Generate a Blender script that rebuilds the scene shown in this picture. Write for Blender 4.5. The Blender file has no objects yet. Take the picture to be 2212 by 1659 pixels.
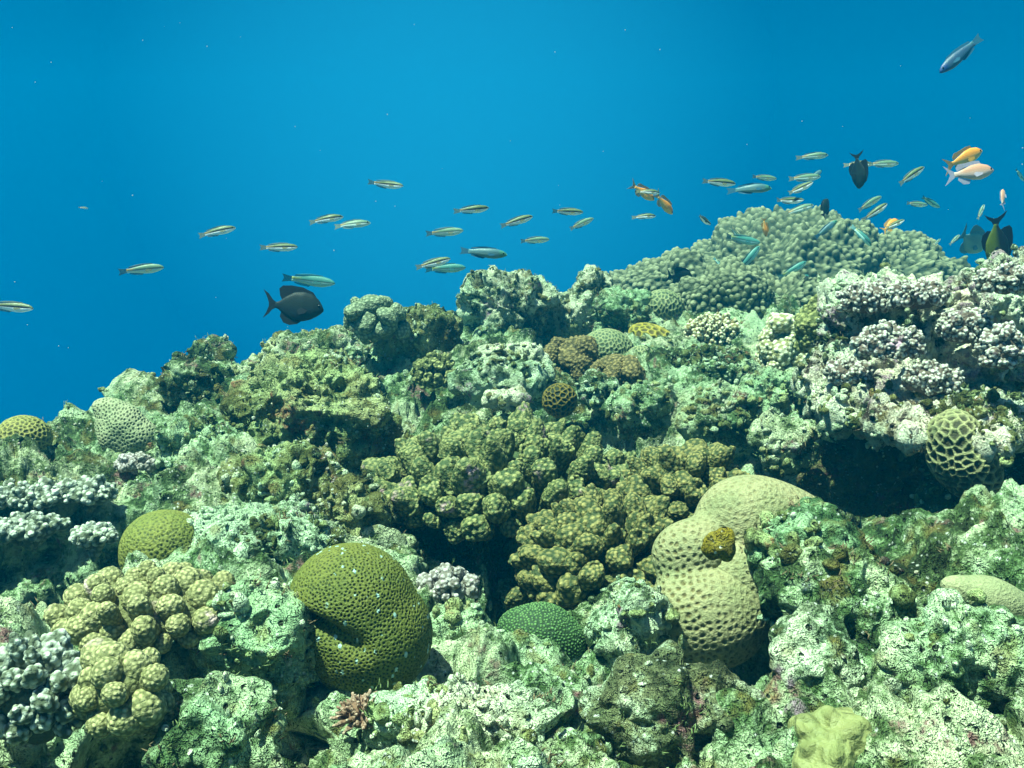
import bpy, bmesh, math, random
import numpy as np
from mathutils import Vector, Matrix, Quaternion

R = math.radians
scene = bpy.context.scene
col = scene.collection

# ------------------------------------------------------------------ camera
W, H = 2212.0, 1659.0
HFOV = R(55); F = W / 2 / math.tan(HFOV / 2)
PITCH = R(-9)
FWD = np.array([0, math.cos(PITCH), math.sin(PITCH)])
UP = np.array([0, -math.sin(PITCH), math.cos(PITCH)])
RT = np.array([1.0, 0, 0])
def P(u, v, d):
    return d * (FWD + (u - W / 2) / F * RT + (H / 2 - v) / F * UP)
cd = bpy.data.cameras.new('camera'); cam = bpy.data.objects.new('camera', cd); col.objects.link(cam)
cam.rotation_euler = (R(90) + PITCH, 0, 0); cd.angle = HFOV; cd.sensor_fit = 'HORIZONTAL'
cd.clip_start = 0.02; cd.clip_end = 500
scene.camera = cam

# ------------------------------------------------------------------ light
SUN_EL, SUN_AZ = R(69), R(238)       # azimuth clockwise from +Y: a high sun, a little to the left
w = bpy.data.worlds.new('World'); scene.world = w; w.use_nodes = True
nt = w.node_tree; bg = nt.nodes['Background']
sky = nt.nodes.new('ShaderNodeTexSky'); sky.sky_type = 'NISHITA'; sky.sun_disc = False
sky.sun_elevation = SUN_EL; sky.sun_rotation = SUN_AZ
nt.links.new(sky.outputs[0], bg.inputs[0]); bg.inputs[1].default_value = 0.05
sl = bpy.data.lights.new('sun', 'SUN'); sl.energy = 5.0; sl.angle = R(1.2); sl.color = (0.75, 1.0, 0.76)
so = bpy.data.objects.new('sun', sl); col.objects.link(so)
sdir = Vector((math.sin(SUN_AZ) * math.cos(SUN_EL), math.cos(SUN_AZ) * math.cos(SUN_EL), math.sin(SUN_EL)))
so.rotation_euler = sdir.to_track_quat('Z', 'Y').to_euler(); so.location = (0, 0, 5)
vs = scene.view_settings
vs.view_transform = 'Standard'; vs.look = 'None'; vs.exposure = 1.45; vs.gamma = 1
scene.cycles.volume_bounces = 1
scene.cycles.max_bounces = 5; scene.cycles.diffuse_bounces = 2

# ------------------------------------------------------------------ numpy noise
def _hash(ix, iy, iz, seed):
    h = (ix.astype(np.uint32) * np.uint32(374761393) + iy.astype(np.uint32) * np.uint32(668265263)
         + iz.astype(np.uint32) * np.uint32(2147483647) + np.uint32(seed * 974711 & 0xffffffff))
    h = (h ^ (h >> np.uint32(13))) * np.uint32(1274126177)
    h = (h ^ (h >> np.uint32(16))) * np.uint32(2246822519)
    return h ^ (h >> np.uint32(15))
def vnoise(p, seed=0):
    """smooth value noise in -1..1"""
    f = np.floor(p); t = (p - f).astype(np.float32); i = f.astype(np.int64)
    t = t * t * t * (t * (t * 6 - 15) + 10)
    out = 0
    for dx in (0, 1):
        wx = t[:, 0] if dx else 1 - t[:, 0]
        for dy in (0, 1):
            wy = wx * (t[:, 1] if dy else 1 - t[:, 1])
            for dz in (0, 1):
                wz = wy * (t[:, 2] if dz else 1 - t[:, 2])
                h = _hash(i[:, 0] + dx, i[:, 1] + dy, i[:, 2] + dz, seed)
                out = out + wz * ((h & np.uint32(0xffff)).astype(np.float32) / 32767.5 - 1)
    return out
def fbm(p, freq, octv=4, seed=0, gain=0.5, ridged=False):
    a, s, n = 1.0, 0, 0
    for o in range(octv):
        v = vnoise(p * freq + 17.3 * o, seed + o)
        if ridged: v = 1 - 2 * np.abs(v)
        s = s + a * v; n += a; a *= gain; freq *= 2.03
    return s / n
def worley(p, freq, seed=0, keep=1.0):
    """F1 distance and a random value of the nearest cell; keep < 1 drops cells"""
    q = p * freq; f = np.floor(q); i = f.astype(np.int64); t = (q - f).astype(np.float32)
    best = np.full(len(p), 9.0, np.float32); second = best.copy(); rid = np.zeros(len(p), np.float32)
    for dx in (-1, 0, 1):
        for dy in (-1, 0, 1):
            for dz in (-1, 0, 1):
                h = _hash(i[:, 0] + dx, i[:, 1] + dy, i[:, 2] + dz, seed)
                rx = (h & np.uint32(1023)).astype(np.float32) / 1023
                ry = ((h >> np.uint32(10)) & np.uint32(1023)).astype(np.float32) / 1023
                rz = ((h >> np.uint32(20)) & np.uint32(1023)).astype(np.float32) / 1023
                rr = ((h >> np.uint32(5)) & np.uint32(255)).astype(np.float32) / 255
                d = (dx + rx - t[:, 0]) ** 2 + (dy + ry - t[:, 1]) ** 2 + (dz + rz - t[:, 2]) ** 2
                if keep < 1: d = np.where(rr < keep, d, 9.0)
                m = d < best
                second = np.where(m, best, np.minimum(second, d))
                rid = np.where(m, rr, rid); best = np.where(m, d, best)
    return np.sqrt(best), np.sqrt(second), rid

# ------------------------------------------------------------------ mesh helpers
def mesh_np(name, V, Fc, attr=None, uv=None):
    me = bpy.data.meshes.new(name)
    V = np.asarray(V, np.float32); Fc = np.asarray(Fc, np.int32); k = Fc.shape[1]
    me.vertices.add(len(V)); me.vertices.foreach_set('co', V.ravel())
    me.loops.add(Fc.size); me.loops.foreach_set('vertex_index', Fc.ravel())
    me.polygons.add(len(Fc)); me.polygons.foreach_set('loop_start', np.arange(0, Fc.size, k, dtype=np.int32))
    me.update(calc_edges=True)
    me.polygons.foreach_set('use_smooth', np.ones(len(Fc), bool))
    if attr is not None:
        a = me.attributes.new('h', 'FLOAT', 'POINT'); a.data.foreach_set('value', np.asarray(attr, np.float32))
    if uv is not None:
        l = me.uv_layers.new(name='UVMap'); l.data.foreach_set('uv', np.asarray(uv, np.float32)[Fc.ravel()].ravel())
    return me
_ico = {}
def ico(n):
    if n not in _ico:
        bm = bmesh.new(); bmesh.ops.create_icosphere(bm, subdivisions=n, radius=1)
        V = np.array([v.co[:] for v in bm.verts]); V /= np.linalg.norm(V, axis=1)[:, None]
        Fc = np.array([[v.index for v in f.verts] for f in bm.faces], np.int32); bm.free()
        _ico[n] = (V, Fc)
    return _ico[n]
def normals(V, Fc):
    n = np.cross(V[Fc[:, 1]] - V[Fc[:, 0]], V[Fc[:, 2]] - V[Fc[:, 0]])
    N = np.zeros_like(V)
    for k in range(Fc.shape[1]):
        for c in range(3): N[:, c] += np.bincount(Fc[:, k], n[:, c], len(V))
    return N / np.maximum(np.linalg.norm(N, axis=1), 1e-12)[:, None]
def tag(o, label=None, cat=None, group=None, kind=None):
    if label: o['label'] = label
    if cat: o['category'] = cat
    if group: o['group'] = group
    if kind: o['kind'] = kind
    return o
def obj(name, me, mt=None, parent=None, loc=None):
    o = bpy.data.objects.new(name, me)
    if me is not None: me.name = name
    if mt is not None and me is not None and len(me.materials) == 0: me.materials.append(mt)
    col.objects.link(o)
    if loc is not None: o.location = Vector([float(c) for c in loc])
    if parent is not None: o.parent = parent
    return o

from mathutils.kdtree import KDTree
def poisson(V, r, seed):
    rng = np.random.RandomState(seed); grid = {}; out = []
    for i in rng.permutation(len(V))[:45000]:
        p = V[i]; c = (int(p[0] // r), int(p[1] // r), int(p[2] // r)); ok = True
        for dx in (-1, 0, 1):
            for dy in (-1, 0, 1):
                for dz in (-1, 0, 1):
                    for q in grid.get((c[0] + dx, c[1] + dy, c[2] + dz), ()):
                        if (q[0] - p[0]) ** 2 + (q[1] - p[1]) ** 2 + (q[2] - p[2]) ** 2 < r * r: ok = False; break
                    if not ok: break
                if not ok: break
            if not ok: break
        if ok: grid.setdefault(c, []).append(p); out.append(p)
    return np.array(out)
def cells(V, r, seed, warp=0.0, stretch=None):
    """F1, F2 (in units of the spacing) and the index of evenly spread cell centres on a surface"""
    V = V * np.array(stretch) if stretch else V
    S = poisson(V, r, seed); kd = KDTree(len(S))
    for i, p in enumerate(S): kd.insert(p, i)
    kd.balance()
    Q = V
    if warp: 
        q = (V * (.7 / r)).astype(np.float32); Q = V + warp * r * np.c_[vnoise(q, 1), vnoise(q, 2), vnoise(q, 3)]
    f = [kd.find_n(p, 2) for p in Q]
    f1 = np.array([a[0][2] for a in f]) / r; f2 = np.array([a[1][2] for a in f]) / r; ix = np.array([a[0][1] for a in f])
    return f1, f2, ix

# ------------------------------------------------------------------ materials
class NT:
    def __init__(self, name):
        self.m = bpy.data.materials.new(name); self.m.use_nodes = True
        self.t = self.m.node_tree; self.b = self.t.nodes['Principled BSDF']
        self.pos = self.t.nodes.new('ShaderNodeNewGeometry').outputs['Position']
    def n(self, kind, **kw):
        nd = self.t.nodes.new(kind)
        for k, v in kw.items():
            if k.startswith('_'): setattr(nd, k[1:], v)
        for k, v in kw.items():
            if not k.startswith('_'): 
                s = nd.inputs[k.replace('__', ' ')] if not k.startswith('i') or not k[1:].isdigit() else nd.inputs[int(k[1:])]
                if hasattr(v, 'links') or isinstance(v, bpy.types.NodeSocket): self.t.links.new(v, s)
                else: s.default_value = v
        return nd
    def noise(self, scale, detail=3, rough=0.55, vec=None, dist=0.0):
        return self.n('ShaderNodeTexNoise', Vector=vec or self.pos, Scale=scale, Detail=detail, Roughness=rough, Distortion=dist).outputs[0]
    def voro(self, scale, feature='F1', vec=None, out='Distance', rnd=1.0):
        return self.n('ShaderNodeTexVoronoi', _feature=feature, Vector=vec or self.pos, Scale=scale, Randomness=rnd).outputs[out]
    def ramp(self, fac, a, b, lo=0.0, hi=1.0):
        return self.n('ShaderNodeMapRange', _clamp=True, i0=fac, i1=a, i2=b, i3=lo, i4=hi).outputs[0]
    def mix(self, fac, a, b, blend='MIX'):
        nd = self.t.nodes.new('ShaderNodeMix'); nd.data_type = 'RGBA'; nd.blend_type = blend
        for s, v in ((nd.inputs[0], fac), (nd.inputs[6], a), (nd.inputs[7], b)):
            if isinstance(v, bpy.types.NodeSocket): self.t.links.new(v, s)
            else: s.default_value = v if isinstance(v, (int, float)) else (*v, 1)
        return nd.outputs[2]
    def math(self, op, a, b=0.0):
        return self.n('ShaderNodeMath', _operation=op, i0=a, i1=b).outputs[0]
    def bump(self, h, dist, strength=1.0, normal=None):
        nd = self.n('ShaderNodeBump', Height=h, Distance=dist, Strength=strength)
        if normal is not None: self.t.links.new(normal, nd.inputs['Normal'])
        return nd.outputs[0]
    def done(self, color, normal=None, rough=0.75, spec=0.25):
        if isinstance(color, bpy.types.NodeSocket): self.t.links.new(color, self.b.inputs['Base Color'])
        else: self.b.inputs['Base Color'].default_value = (*color, 1)
        if normal is not None: self.t.links.new(normal, self.b.inputs['Normal'])
        self.b.inputs['Roughness'].default_value = rough
        self.b.inputs['Specular IOR Level'].default_value = spec
        return self.m

def rock_mat(name, dark, mid, light, accent, acc=0.5, s=1.0, light_amt=0.5, bump=1.0, turf_amt=0.5):
    m = NT(name)
    big = m.noise(5 * s, 2)
    med = m.noise(30 * s, 5, 0.66, dist=0.15)
    fine = m.noise(110 * s, 4, 0.7)
    grain = m.noise(420 * s, 2, 0.7)
    v = m.voro(150 * s)
    tone = m.math('ADD', m.math('MULTIPLY', med, 0.62), m.math('MULTIPLY', fine, 0.38))
    tone = m.math('ADD', tone, m.math('MULTIPLY', m.math('SUBTRACT', big, 0.5), 0.55))
    c = m.mix(m.ramp(tone, 0.36, 0.47), dark, mid)
    c = m.mix(m.ramp(tone, 0.66 - 0.25 * light_amt, 0.74 - 0.22 * light_amt), c, light)  # pale crust patches, their share raised to stand in for sunlit areas
    zone = m.ramp(m.noise(7 * s, 3, .6, vec=m.n('ShaderNodeVectorMath', _operation='ADD', i0=m.pos, i1=(1.7, 9.2, 4.1)).outputs[0]), .42, .58)
    c = m.mix(zone, m.mix(1.0, c, (.88, 1.02, .80), 'MULTIPLY'), m.mix(1.0, c, (1.08, 1.0, .84), 'MULTIPLY'))
    # turf algae between the crusts
    turf = m.math('MULTIPLY', m.ramp(m.noise(16 * s, 4, 0.65), 0.5, 0.6), m.ramp(grain, 0.4, 0.6))
    c = m.mix(m.math('MULTIPLY', turf, turf_amt), c, (0.07, 0.125, 0.035))
    a = m.math('MULTIPLY', m.ramp(m.noise(19 * s, 3, 0.6, vec=m.n('ShaderNodeVectorMath', _operation='ADD', i0=m.pos, i1=(7, 3, 5)).outputs[0]), 0.66 - 0.16 * acc, 0.72 - 0.16 * acc),
               m.ramp(fine, 0.42, 0.55))
    c = m.mix(a, c, accent)
    # ochre film
    c = m.mix(m.math('MULTIPLY', m.ramp(m.noise(33 * s, 2), 0.58, 0.7), 0.6), c, (0.24, 0.19, 0.05))
    # pale specks of coralline crust, small dark bore holes
    c = m.mix(m.math('MULTIPLY', m.ramp(v, 0.26, 0.14), m.ramp(m.noise(38 * s, 1), 0.5, 0.6)), c, (0.72, 0.74, 0.66))
    c = m.mix(m.ramp(m.voro(75 * s), 0.13, 0.08), c, (0.04, 0.055, 0.03))
    c = m.mix(m.ramp(grain, 0.3, 0.75), m.mix(1.0, c, (0.62, 0.66, 0.62), 'MULTIPLY'), c)
    h = m.math('ADD', m.math('MULTIPLY', fine, 1.0), m.math('MULTIPLY', grain, 0.35))
    h = m.math('SUBTRACT', h, m.math('MULTIPLY', m.ramp(m.voro(75 * s), 0.2, 0.08), 0.5))
    nrm = m.bump(h, 0.016 * bump / s, 1.0)
    nrm = m.bump(m.noise(40 * s, 4, 0.6), 0.02 * bump / s, 0.8, nrm)
    return m.done(c, nrm, 0.85, 0.15)

M = {}
M['reef'] = rock_mat('reef_rock', (0.022, 0.04, 0.016), (0.12, 0.20, 0.08), (0.63, 0.73, 0.55), (0.30, 0.16, 0.15), 0.3, light_amt=0.85)
M['pale'] = rock_mat('pale_rock', (0.05, 0.08, 0.04), (0.20, 0.28, 0.16), (0.74, 0.82, 0.69), (0.38, 0.26, 0.32), 0.3, light_amt=1.05)
M['olive'] = rock_mat('olive_rock', (0.04, 0.05, 0.015), (0.16, 0.17, 0.06), (0.48, 0.54, 0.30), (0.32, 0.16, 0.08), 0.35, light_amt=0.75)
M['green'] = rock_mat('green_rock', (0.02, 0.055, 0.02), (0.11, 0.19, 0.09), (0.50, 0.66, 0.46), (0.24, 0.15, 0.10), 0.2, light_amt=0.8)
M['pink'] = rock_mat('pink_rock', (0.06, 0.045, 0.04), (0.30, 0.25, 0.19), (0.88, 0.87, 0.80), (0.42, 0.29, 0.34), 0.6, light_amt=1.2, turf_amt=.12)
M['mixed'] = rock_mat('mixed_rock', (0.03, 0.04, 0.02), (0.20, 0.20, 0.12), (0.66, 0.68, 0.58), (0.28, 0.12, 0.14), 0.5, light_amt=0.7)
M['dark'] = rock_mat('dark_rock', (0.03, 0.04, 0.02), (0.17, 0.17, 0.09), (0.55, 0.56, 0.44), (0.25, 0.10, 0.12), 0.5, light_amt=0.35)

def knob_mat(name, low, high, speck=None, scale=300, bump=0.5):
    """corals whose knobs carry a height attribute: pale crowns, darker flanks between them"""
    m = NT(name)
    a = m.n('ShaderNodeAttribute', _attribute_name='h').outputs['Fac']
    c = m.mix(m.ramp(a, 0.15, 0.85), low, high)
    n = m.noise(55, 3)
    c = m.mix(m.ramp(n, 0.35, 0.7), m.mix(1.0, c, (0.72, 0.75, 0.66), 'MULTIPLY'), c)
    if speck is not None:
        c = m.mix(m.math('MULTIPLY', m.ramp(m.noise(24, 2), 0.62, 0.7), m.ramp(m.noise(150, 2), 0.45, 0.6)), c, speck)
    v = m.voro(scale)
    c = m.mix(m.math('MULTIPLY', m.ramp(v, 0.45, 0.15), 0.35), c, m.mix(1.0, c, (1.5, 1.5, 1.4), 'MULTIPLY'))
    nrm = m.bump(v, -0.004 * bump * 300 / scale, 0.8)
    nrm = m.bump(m.noise(600, 2), 0.002, 0.5, nrm)
    return m.done(c, nrm, 0.7, 0.25)
def honey_mat(name, wall, pit, scale, width=0.16, bump=1.0, film=None, rnd=0.85, speck=None, stretch=None, depth=1.0):
    """corals with cell walls around sunken cups"""
    m = NT(name)
    vec = m.pos
    wob = m.n('ShaderNodeTexNoise', Vector=m.pos, Scale=scale * 0.35, Detail=2).outputs[1]
    wob = m.n('ShaderNodeVectorMath', _operation='SCALE', Vector=m.n('ShaderNodeVectorMath', _operation='SUBTRACT', i0=wob, i1=(.5, .5, .5)).outputs[0], Scale=0.55 / scale).outputs[0]
    vec = m.n('ShaderNodeVectorMath', _operation='ADD', i0=m.pos, i1=wob).outputs[0]
    if stretch: vec = m.n('ShaderNodeVectorMath', _operation='MULTIPLY', i0=vec, i1=stretch).outputs[0]
    e = m.voro(scale, 'DISTANCE_TO_EDGE', vec, rnd=rnd)
    h = m.ramp(e, 0.0, width * 2.2)
    h = m.math('POWER', h, 1.3)
    c = m.mix(m.math('MULTIPLY', h, depth), wall, pit)
    c = m.mix(m.ramp(m.noise(30, 3), 0.4, 0.65), m.mix(1.0, c, (0.75, 0.82, 0.75), 'MULTIPLY'), c)
    if film is not None:
        c = m.mix(m.math('MULTIPLY', m.ramp(m.noise(22, 4, 0.65, dist=0.5), 0.52, 0.62), m.ramp(m.noise(160, 2), 0.35, 0.55)), c, film)
    if speck is not None:
        c = m.mix(m.math('MULTIPLY', m.ramp(m.voro(95), 0.17, 0.12), m.ramp(m.noise(60, 1), 0.42, 0.5)), c, speck)
    nrm = m.bump(h, -0.45 / scale * bump, 1.0)
    nrm = m.bump(m.noise(500, 2), 0.0018, 0.6, nrm)
    return m.done(c, nrm, 0.6, 0.3)
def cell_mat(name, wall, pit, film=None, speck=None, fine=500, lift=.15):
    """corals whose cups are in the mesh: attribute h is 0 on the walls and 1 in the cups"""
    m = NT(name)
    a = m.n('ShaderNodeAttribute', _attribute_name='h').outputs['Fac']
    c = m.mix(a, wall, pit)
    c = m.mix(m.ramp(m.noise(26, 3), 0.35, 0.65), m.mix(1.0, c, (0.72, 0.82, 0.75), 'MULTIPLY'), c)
    if film is not None:
        c = m.mix(m.math('MULTIPLY', m.ramp(m.noise(22, 4, 0.65, dist=0.5), 0.5, 0.6), m.ramp(m.noise(160, 2), 0.35, 0.55)), c, film)
    if speck is not None:
        st = m.n('ShaderNodeVectorMath', _operation='MULTIPLY', i0=m.pos, i1=(1, 1, .55)).outputs[0]
        c = m.mix(m.math('MULTIPLY', m.ramp(m.voro(120, vec=st), 0.20, 0.14), m.ramp(m.noise(70, 1), 0.34, 0.42)), c, speck)
    c = m.mix(m.ramp(m.noise(fine, 2), .35, .7), m.mix(1.0, c, (.7, .7, .7), 'MULTIPLY'), c)
    nrm = m.bump(m.noise(fine, 2), 0.0022, 0.8)
    return m.done(c, nrm, 0.65, 0.25)
M['cauli'] = knob_mat('cauliflower_coral', (0.05, 0.08, 0.028), (0.34, 0.33, 0.13), (0.42, 0.26, 0.30))
M['cauli_brown'] = knob_mat('brown_cauliflower_coral', (0.045, 0.065, 0.022), (0.33, 0.28, 0.10))
M['cream_knob'] = knob_mat('cream_knob_coral', (0.17, 0.17, 0.07), (0.52, 0.47, 0.24), (0.6, 0.42, 0.42))
M['mound'] = knob_mat('mound_coral', (0.05, 0.07, 0.035), (0.27, 0.295, 0.175))
M['greyknob'] = knob_mat('grey_green_coral', (0.10, 0.14, 0.08), (0.34, 0.40, 0.25))
M['leather'] = knob_mat('brown_soft_coral', (0.07, 0.06, 0.02), (0.30, 0.23, 0.09))
M['white_branch'] = knob_mat('white_tip_coral', (0.20, 0.16, 0.05), (0.85, 0.85, 0.62))
M['white_knob'] = knob_mat('white_knob_coral', (0.26, 0.25, 0.11), (0.88, 0.88, 0.68))
M['bluewhite'] = knob_mat('blue_white_coral', (0.09, 0.11, 0.07), (0.66, 0.70, 0.62))
M['pinkalga'] = knob_mat('pink_branching_alga', (0.22, 0.12, 0.08), (0.50, 0.36, 0.28))
M['olive_lobe'] = knob_mat('olive_lobe_coral', (0.08, 0.10, 0.03), (0.40, 0.40, 0.16))
M['nodule'] = knob_mat('lilac_nodule', (0.18, 0.16, 0.14), (0.60, 0.56, 0.56))
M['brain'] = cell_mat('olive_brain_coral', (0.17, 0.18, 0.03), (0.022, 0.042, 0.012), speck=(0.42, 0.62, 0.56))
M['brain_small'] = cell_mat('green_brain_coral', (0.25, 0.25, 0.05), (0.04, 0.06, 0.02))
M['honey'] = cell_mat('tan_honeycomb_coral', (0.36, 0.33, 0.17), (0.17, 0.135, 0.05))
M['honey_smooth'] = cell_mat('tan_smooth_coral', (0.38, 0.37, 0.20), (0.22, 0.19, 0.09))
M['honey_yellow'] = cell_mat('yellow_honeycomb_coral', (0.46, 0.36, 0.05), (0.10, 0.08, 0.015))
M['honey_round'] = cell_mat('round_yellow_brain_coral', (0.40, 0.36, 0.10), (0.08, 0.08, 0.025))
M['honey_dark'] = cell_mat('brown_ring_coral', (0.24, 0.17, 0.02), (0.02, 0.03, 0.012))
M['honey_right'] = cell_mat('cream_walled_coral', (0.50, 0.45, 0.22), (0.06, 0.055, 0.025), film=(0.10, 0.12, 0.05))  # dark film patches dim this coral, standing in for shade
M['meander'] = cell_mat('green_meander_coral', (0.36, 0.38, 0.18), (0.06, 0.10, 0.05))
M['plate'] = cell_mat('pale_plate_coral', (0.44, 0.44, 0.26), (0.14, 0.16, 0.08))
M['polyp'] = cell_mat('green_polyp_coral', (0.025, 0.06, 0.022), (0.17, 0.33, 0.10))
M['ykn'] = honey_mat('yellow_massive_coral', (0.26, 0.26, 0.10), (0.13, 0.125, 0.04), 90, 0.4, -1.2)
M['sponge'] = rock_mat('mustard_sponge', (0.10, 0.07, 0.01), (0.34, 0.26, 0.02), (0.45, 0.38, 0.06), (0.3, 0.2, 0.02), 0.3)

# ------------------------------------------------------------------ reef base: control points (u, v, depth) of the photograph
ctl = [
 (0,1659,.60),(400,1659,.62),(800,1659,.66),(1200,1659,.68),(1600,1659,.66),(2000,1659,.60),(2212,1659,.58),
 (0,1450,.74),(300,1450,.76),(600,1450,.84),(900,1450,.84),(1250,1450,.86),(1650,1450,.86),(1900,1450,.74),(2212,1450,.70),
 (0,1280,1.0),(250,1280,1.02),(500,1280,.95),(800,1280,1.0),(1000,1280,1.02),(1300,1280,1.16),(1650,1280,.96),(1950,1280,.84),(2212,1280,.80),
 (0,1100,1.22),(250,1130,1.18),(450,1100,1.15),(650,1080,1.2),(900,1130,1.3),(1150,1100,1.36),(1450,1100,1.3),(1700,1100,1.15),(1950,1120,1.35),(2212,1130,1.2),
 (40,1000,1.36),(250,1000,1.38),(450,1000,1.36),(700,980,1.42),(900,960,1.5),(1150,960,1.56),(1450,930,1.55),(1650,950,1.42),(1850,960,1.6),(2100,960,1.75),(2212,960,1.7),
 (210,940,1.52),(350,900,1.6),(600,890,1.62),(800,860,1.72),(1000,850,1.85),(1250,850,1.85),(1500,850,1.85),(1650,850,1.8),(1850,830,1.9),
 (420,840,1.76),(620,830,1.82),(850,780,2.0),(1050,770,2.2),(1300,760,2.25),(1500,750,2.3),(1700,750,2.2),(1900,720,2.2),
]
skyl = [(-300,1080,1.25,.8),(-100,1010,1.35,.8),(0,985,1.42,.8),(110,945,1.55,.8),(200,915,1.62,.8),(300,865,1.74,.8),(400,815,1.88,.8),(470,800,1.95,.8),(560,800,2.0,.8),(640,790,2.05,.8),
        (700,745,2.14,.8),(790,725,2.25,.8),(900,700,2.35,.8),(1000,705,2.45,.8),(1100,690,2.6,.8),(1250,680,2.7,.8),(1400,690,2.8,.8),
        (1550,690,3.0,.5),(1750,680,3.1,.4),(1950,660,3.0,.4),(2150,650,2.6,.4),(2400,640,2.4,.4)]
K = [P(*c) for c in ctl]
for (u, v, d, drop) in skyl:
    p = P(u, v, d); K.append(p)
    q = P(u, v, d * 1.3); K.append([q[0], q[1], p[2] - drop * 0.8])
    q = P(u, v, d * 2.1); K.append([q[0], q[1], p[2] - drop * 3.0])
for u, v, d in [(-350,1659,.6),(-350,1300,.9),(2560,1659,.55),(2560,1300,.75),(2560,1000,1.3)]: K.append(P(u, v, d))
for x, y, z in [(-.6,.1,-.42),(0,.1,-.44),(.6,.1,-.38),(-.6,-.8,-.45),(.6,-.8,-.4),(0,-1.5,-.45)]: K.append([x, y, z])
K = np.array(K)
# scattered-data interpolation (linear kernel + plane), world metres
def _ker(a, b):
    d = np.sqrt(((a[:, None, :] - b[None, :, :]) ** 2).sum(-1)); return d
_A = _ker(K[:, :2], K[:, :2]); n_ = len(K)
_A[np.arange(n_), np.arange(n_)] += -0.02
_P = np.c_[np.ones(n_), K[:, :2]]
_S = np.block([[_A, _P], [_P.T, np.zeros((3, 3))]])
_w = np.linalg.solve(_S, np.r_[K[:, 2], 0, 0, 0])
def ground(xy):
    xy = np.atleast_2d(xy); out = np.zeros(len(xy))
    for s in range(0, len(xy), 60000):
        c = xy[s:s + 60000]; out[s:s + 60000] = _ker(c, K[:, :2]) @ _w[:n_] + _w[n_] + c @ _w[n_ + 1:]
    return out
def relief(p):
    """relief of the reef rock along its normal"""
    q = p.astype(np.float32)
    qw = q + (0.03 * np.c_[vnoise(q * 9, 31), vnoise(q * 9, 32), vnoise(q * 9, 33)]).astype(np.float32)
    d = 0.05 * fbm(q, 4.2, 2, 3); q = qw
    d += 0.045 * fbm(q, 10, 3, 11, ridged=True)
    f1, f2, rid = worley(q, 17, 5)
    d += 0.040 * (0.6 - f1)
    f1, f2, rid = worley(q + 0.01 * vnoise(q * 40, 3)[:, None], 34, 9, keep=0.45)
    d -= 0.034 * np.clip(1 - f1 / 0.55, 0, 1) ** 0.7 * (rid < 0.35)       # bore holes and pockets
    f1, f2, rid = worley(q, 62, 15)
    d += 0.013 * (0.6 - f1)
    f1, f2, rid = worley(q, 120, 16)
    d += 0.005 * (0.6 - f1)
    d += 0.010 * fbm(q, 60, 3, 21)
    return d
NA, NR = 900, 820
th = np.linspace(R(-52), R(52), NA); rr = np.exp(np.linspace(math.log(0.28), math.log(9.0), NR))
TH, RR = np.meshgrid(th, rr)
XY = np.c_[(RR * np.sin(TH)).ravel(), (RR * np.cos(TH)).ravel()]
Z = ground(XY)
# caves and hollows: (u, v, depth, radius, how deep)
for (u, v, d, r, dz) in [(1960,1060,1.50,.30,.55),(1930,1135,1.16,.15,.34),(2120,1135,1.12,.17,.38),(2150,1090,1.42,.24,.50),(90,1215,1.10,.13,.24),(0,1250,1.02,.12,.2),(230,1210,1.08,.06,.12),(940,870,1.75,.12,.30),(1060,1200,1.12,.09,.16),
                         (1400,915,1.62,.14,.32),(1500,960,1.5,.05,.1),(420,905,1.62,.06,.14),(1920,1590,.66,.05,.10),(1665,1400,.86,.06,.22),(1900,1585,.66,.06,.16),(1330,1520,.74,.05,.12),(2080,1560,.64,.045,.1),(1000,1480,.78,.04,.08),(1960,1400,.78,.04,.09),(1560,1290,.92,.06,.12),(480,1600,.68,.06,.1),(200,1620,.66,.09,.12),
                         (1150,1265,1.05,.05,.09),(640,1060,1.3,.05,.1),(1290,720,2.35,.12,.2),(1690,900,1.65,.08,.15),(560,1010,1.42,.05,.1),(860,940,1.6,.05,.1),(1440,1450,.8,.05,.08)]:
    c = P(u, v, d); Z -= dz * np.exp(-((((XY[:, 0] - c[0]) ** 2 + (XY[:, 1] - c[1]) ** 2) / r ** 2) ** 1.6))
V = np.c_[XY, Z]
i = np.arange(NR - 1)[:, None] * NA + np.arange(NA - 1)[None, :]
Fq = np.stack([i, i + 1, i + NA + 1, i + NA], -1).reshape(-1, 4)
Nn = np.zeros_like(V)
n = np.cross(V[Fq[:, 1]] - V[Fq[:, 0]], V[Fq[:, 3]] - V[Fq[:, 0]])
for k in range(4):
    for c in range(3): Nn[:, c] += np.bincount(Fq[:, k], n[:, c], len(V))
Nn /= np.linalg.norm(Nn, axis=1)[:, None]
V2 = V + Nn * relief(V)[:, None]
reef = obj('reef_ground', mesh_np('reef_ground', V2, Fq), M['reef']); tag(reef, kind='structure')
def hit(u, v):
    """point of the bare reef base under an image point"""
    d = np.arange(0.4, 4.5, 0.01); pts = np.array([P(u, v, k) for k in d])
    g = ground(pts[:, :2]); b = np.nonzero(pts[:, 2] < g)[0]
    return d[b[0]] if len(b) else None

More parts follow.
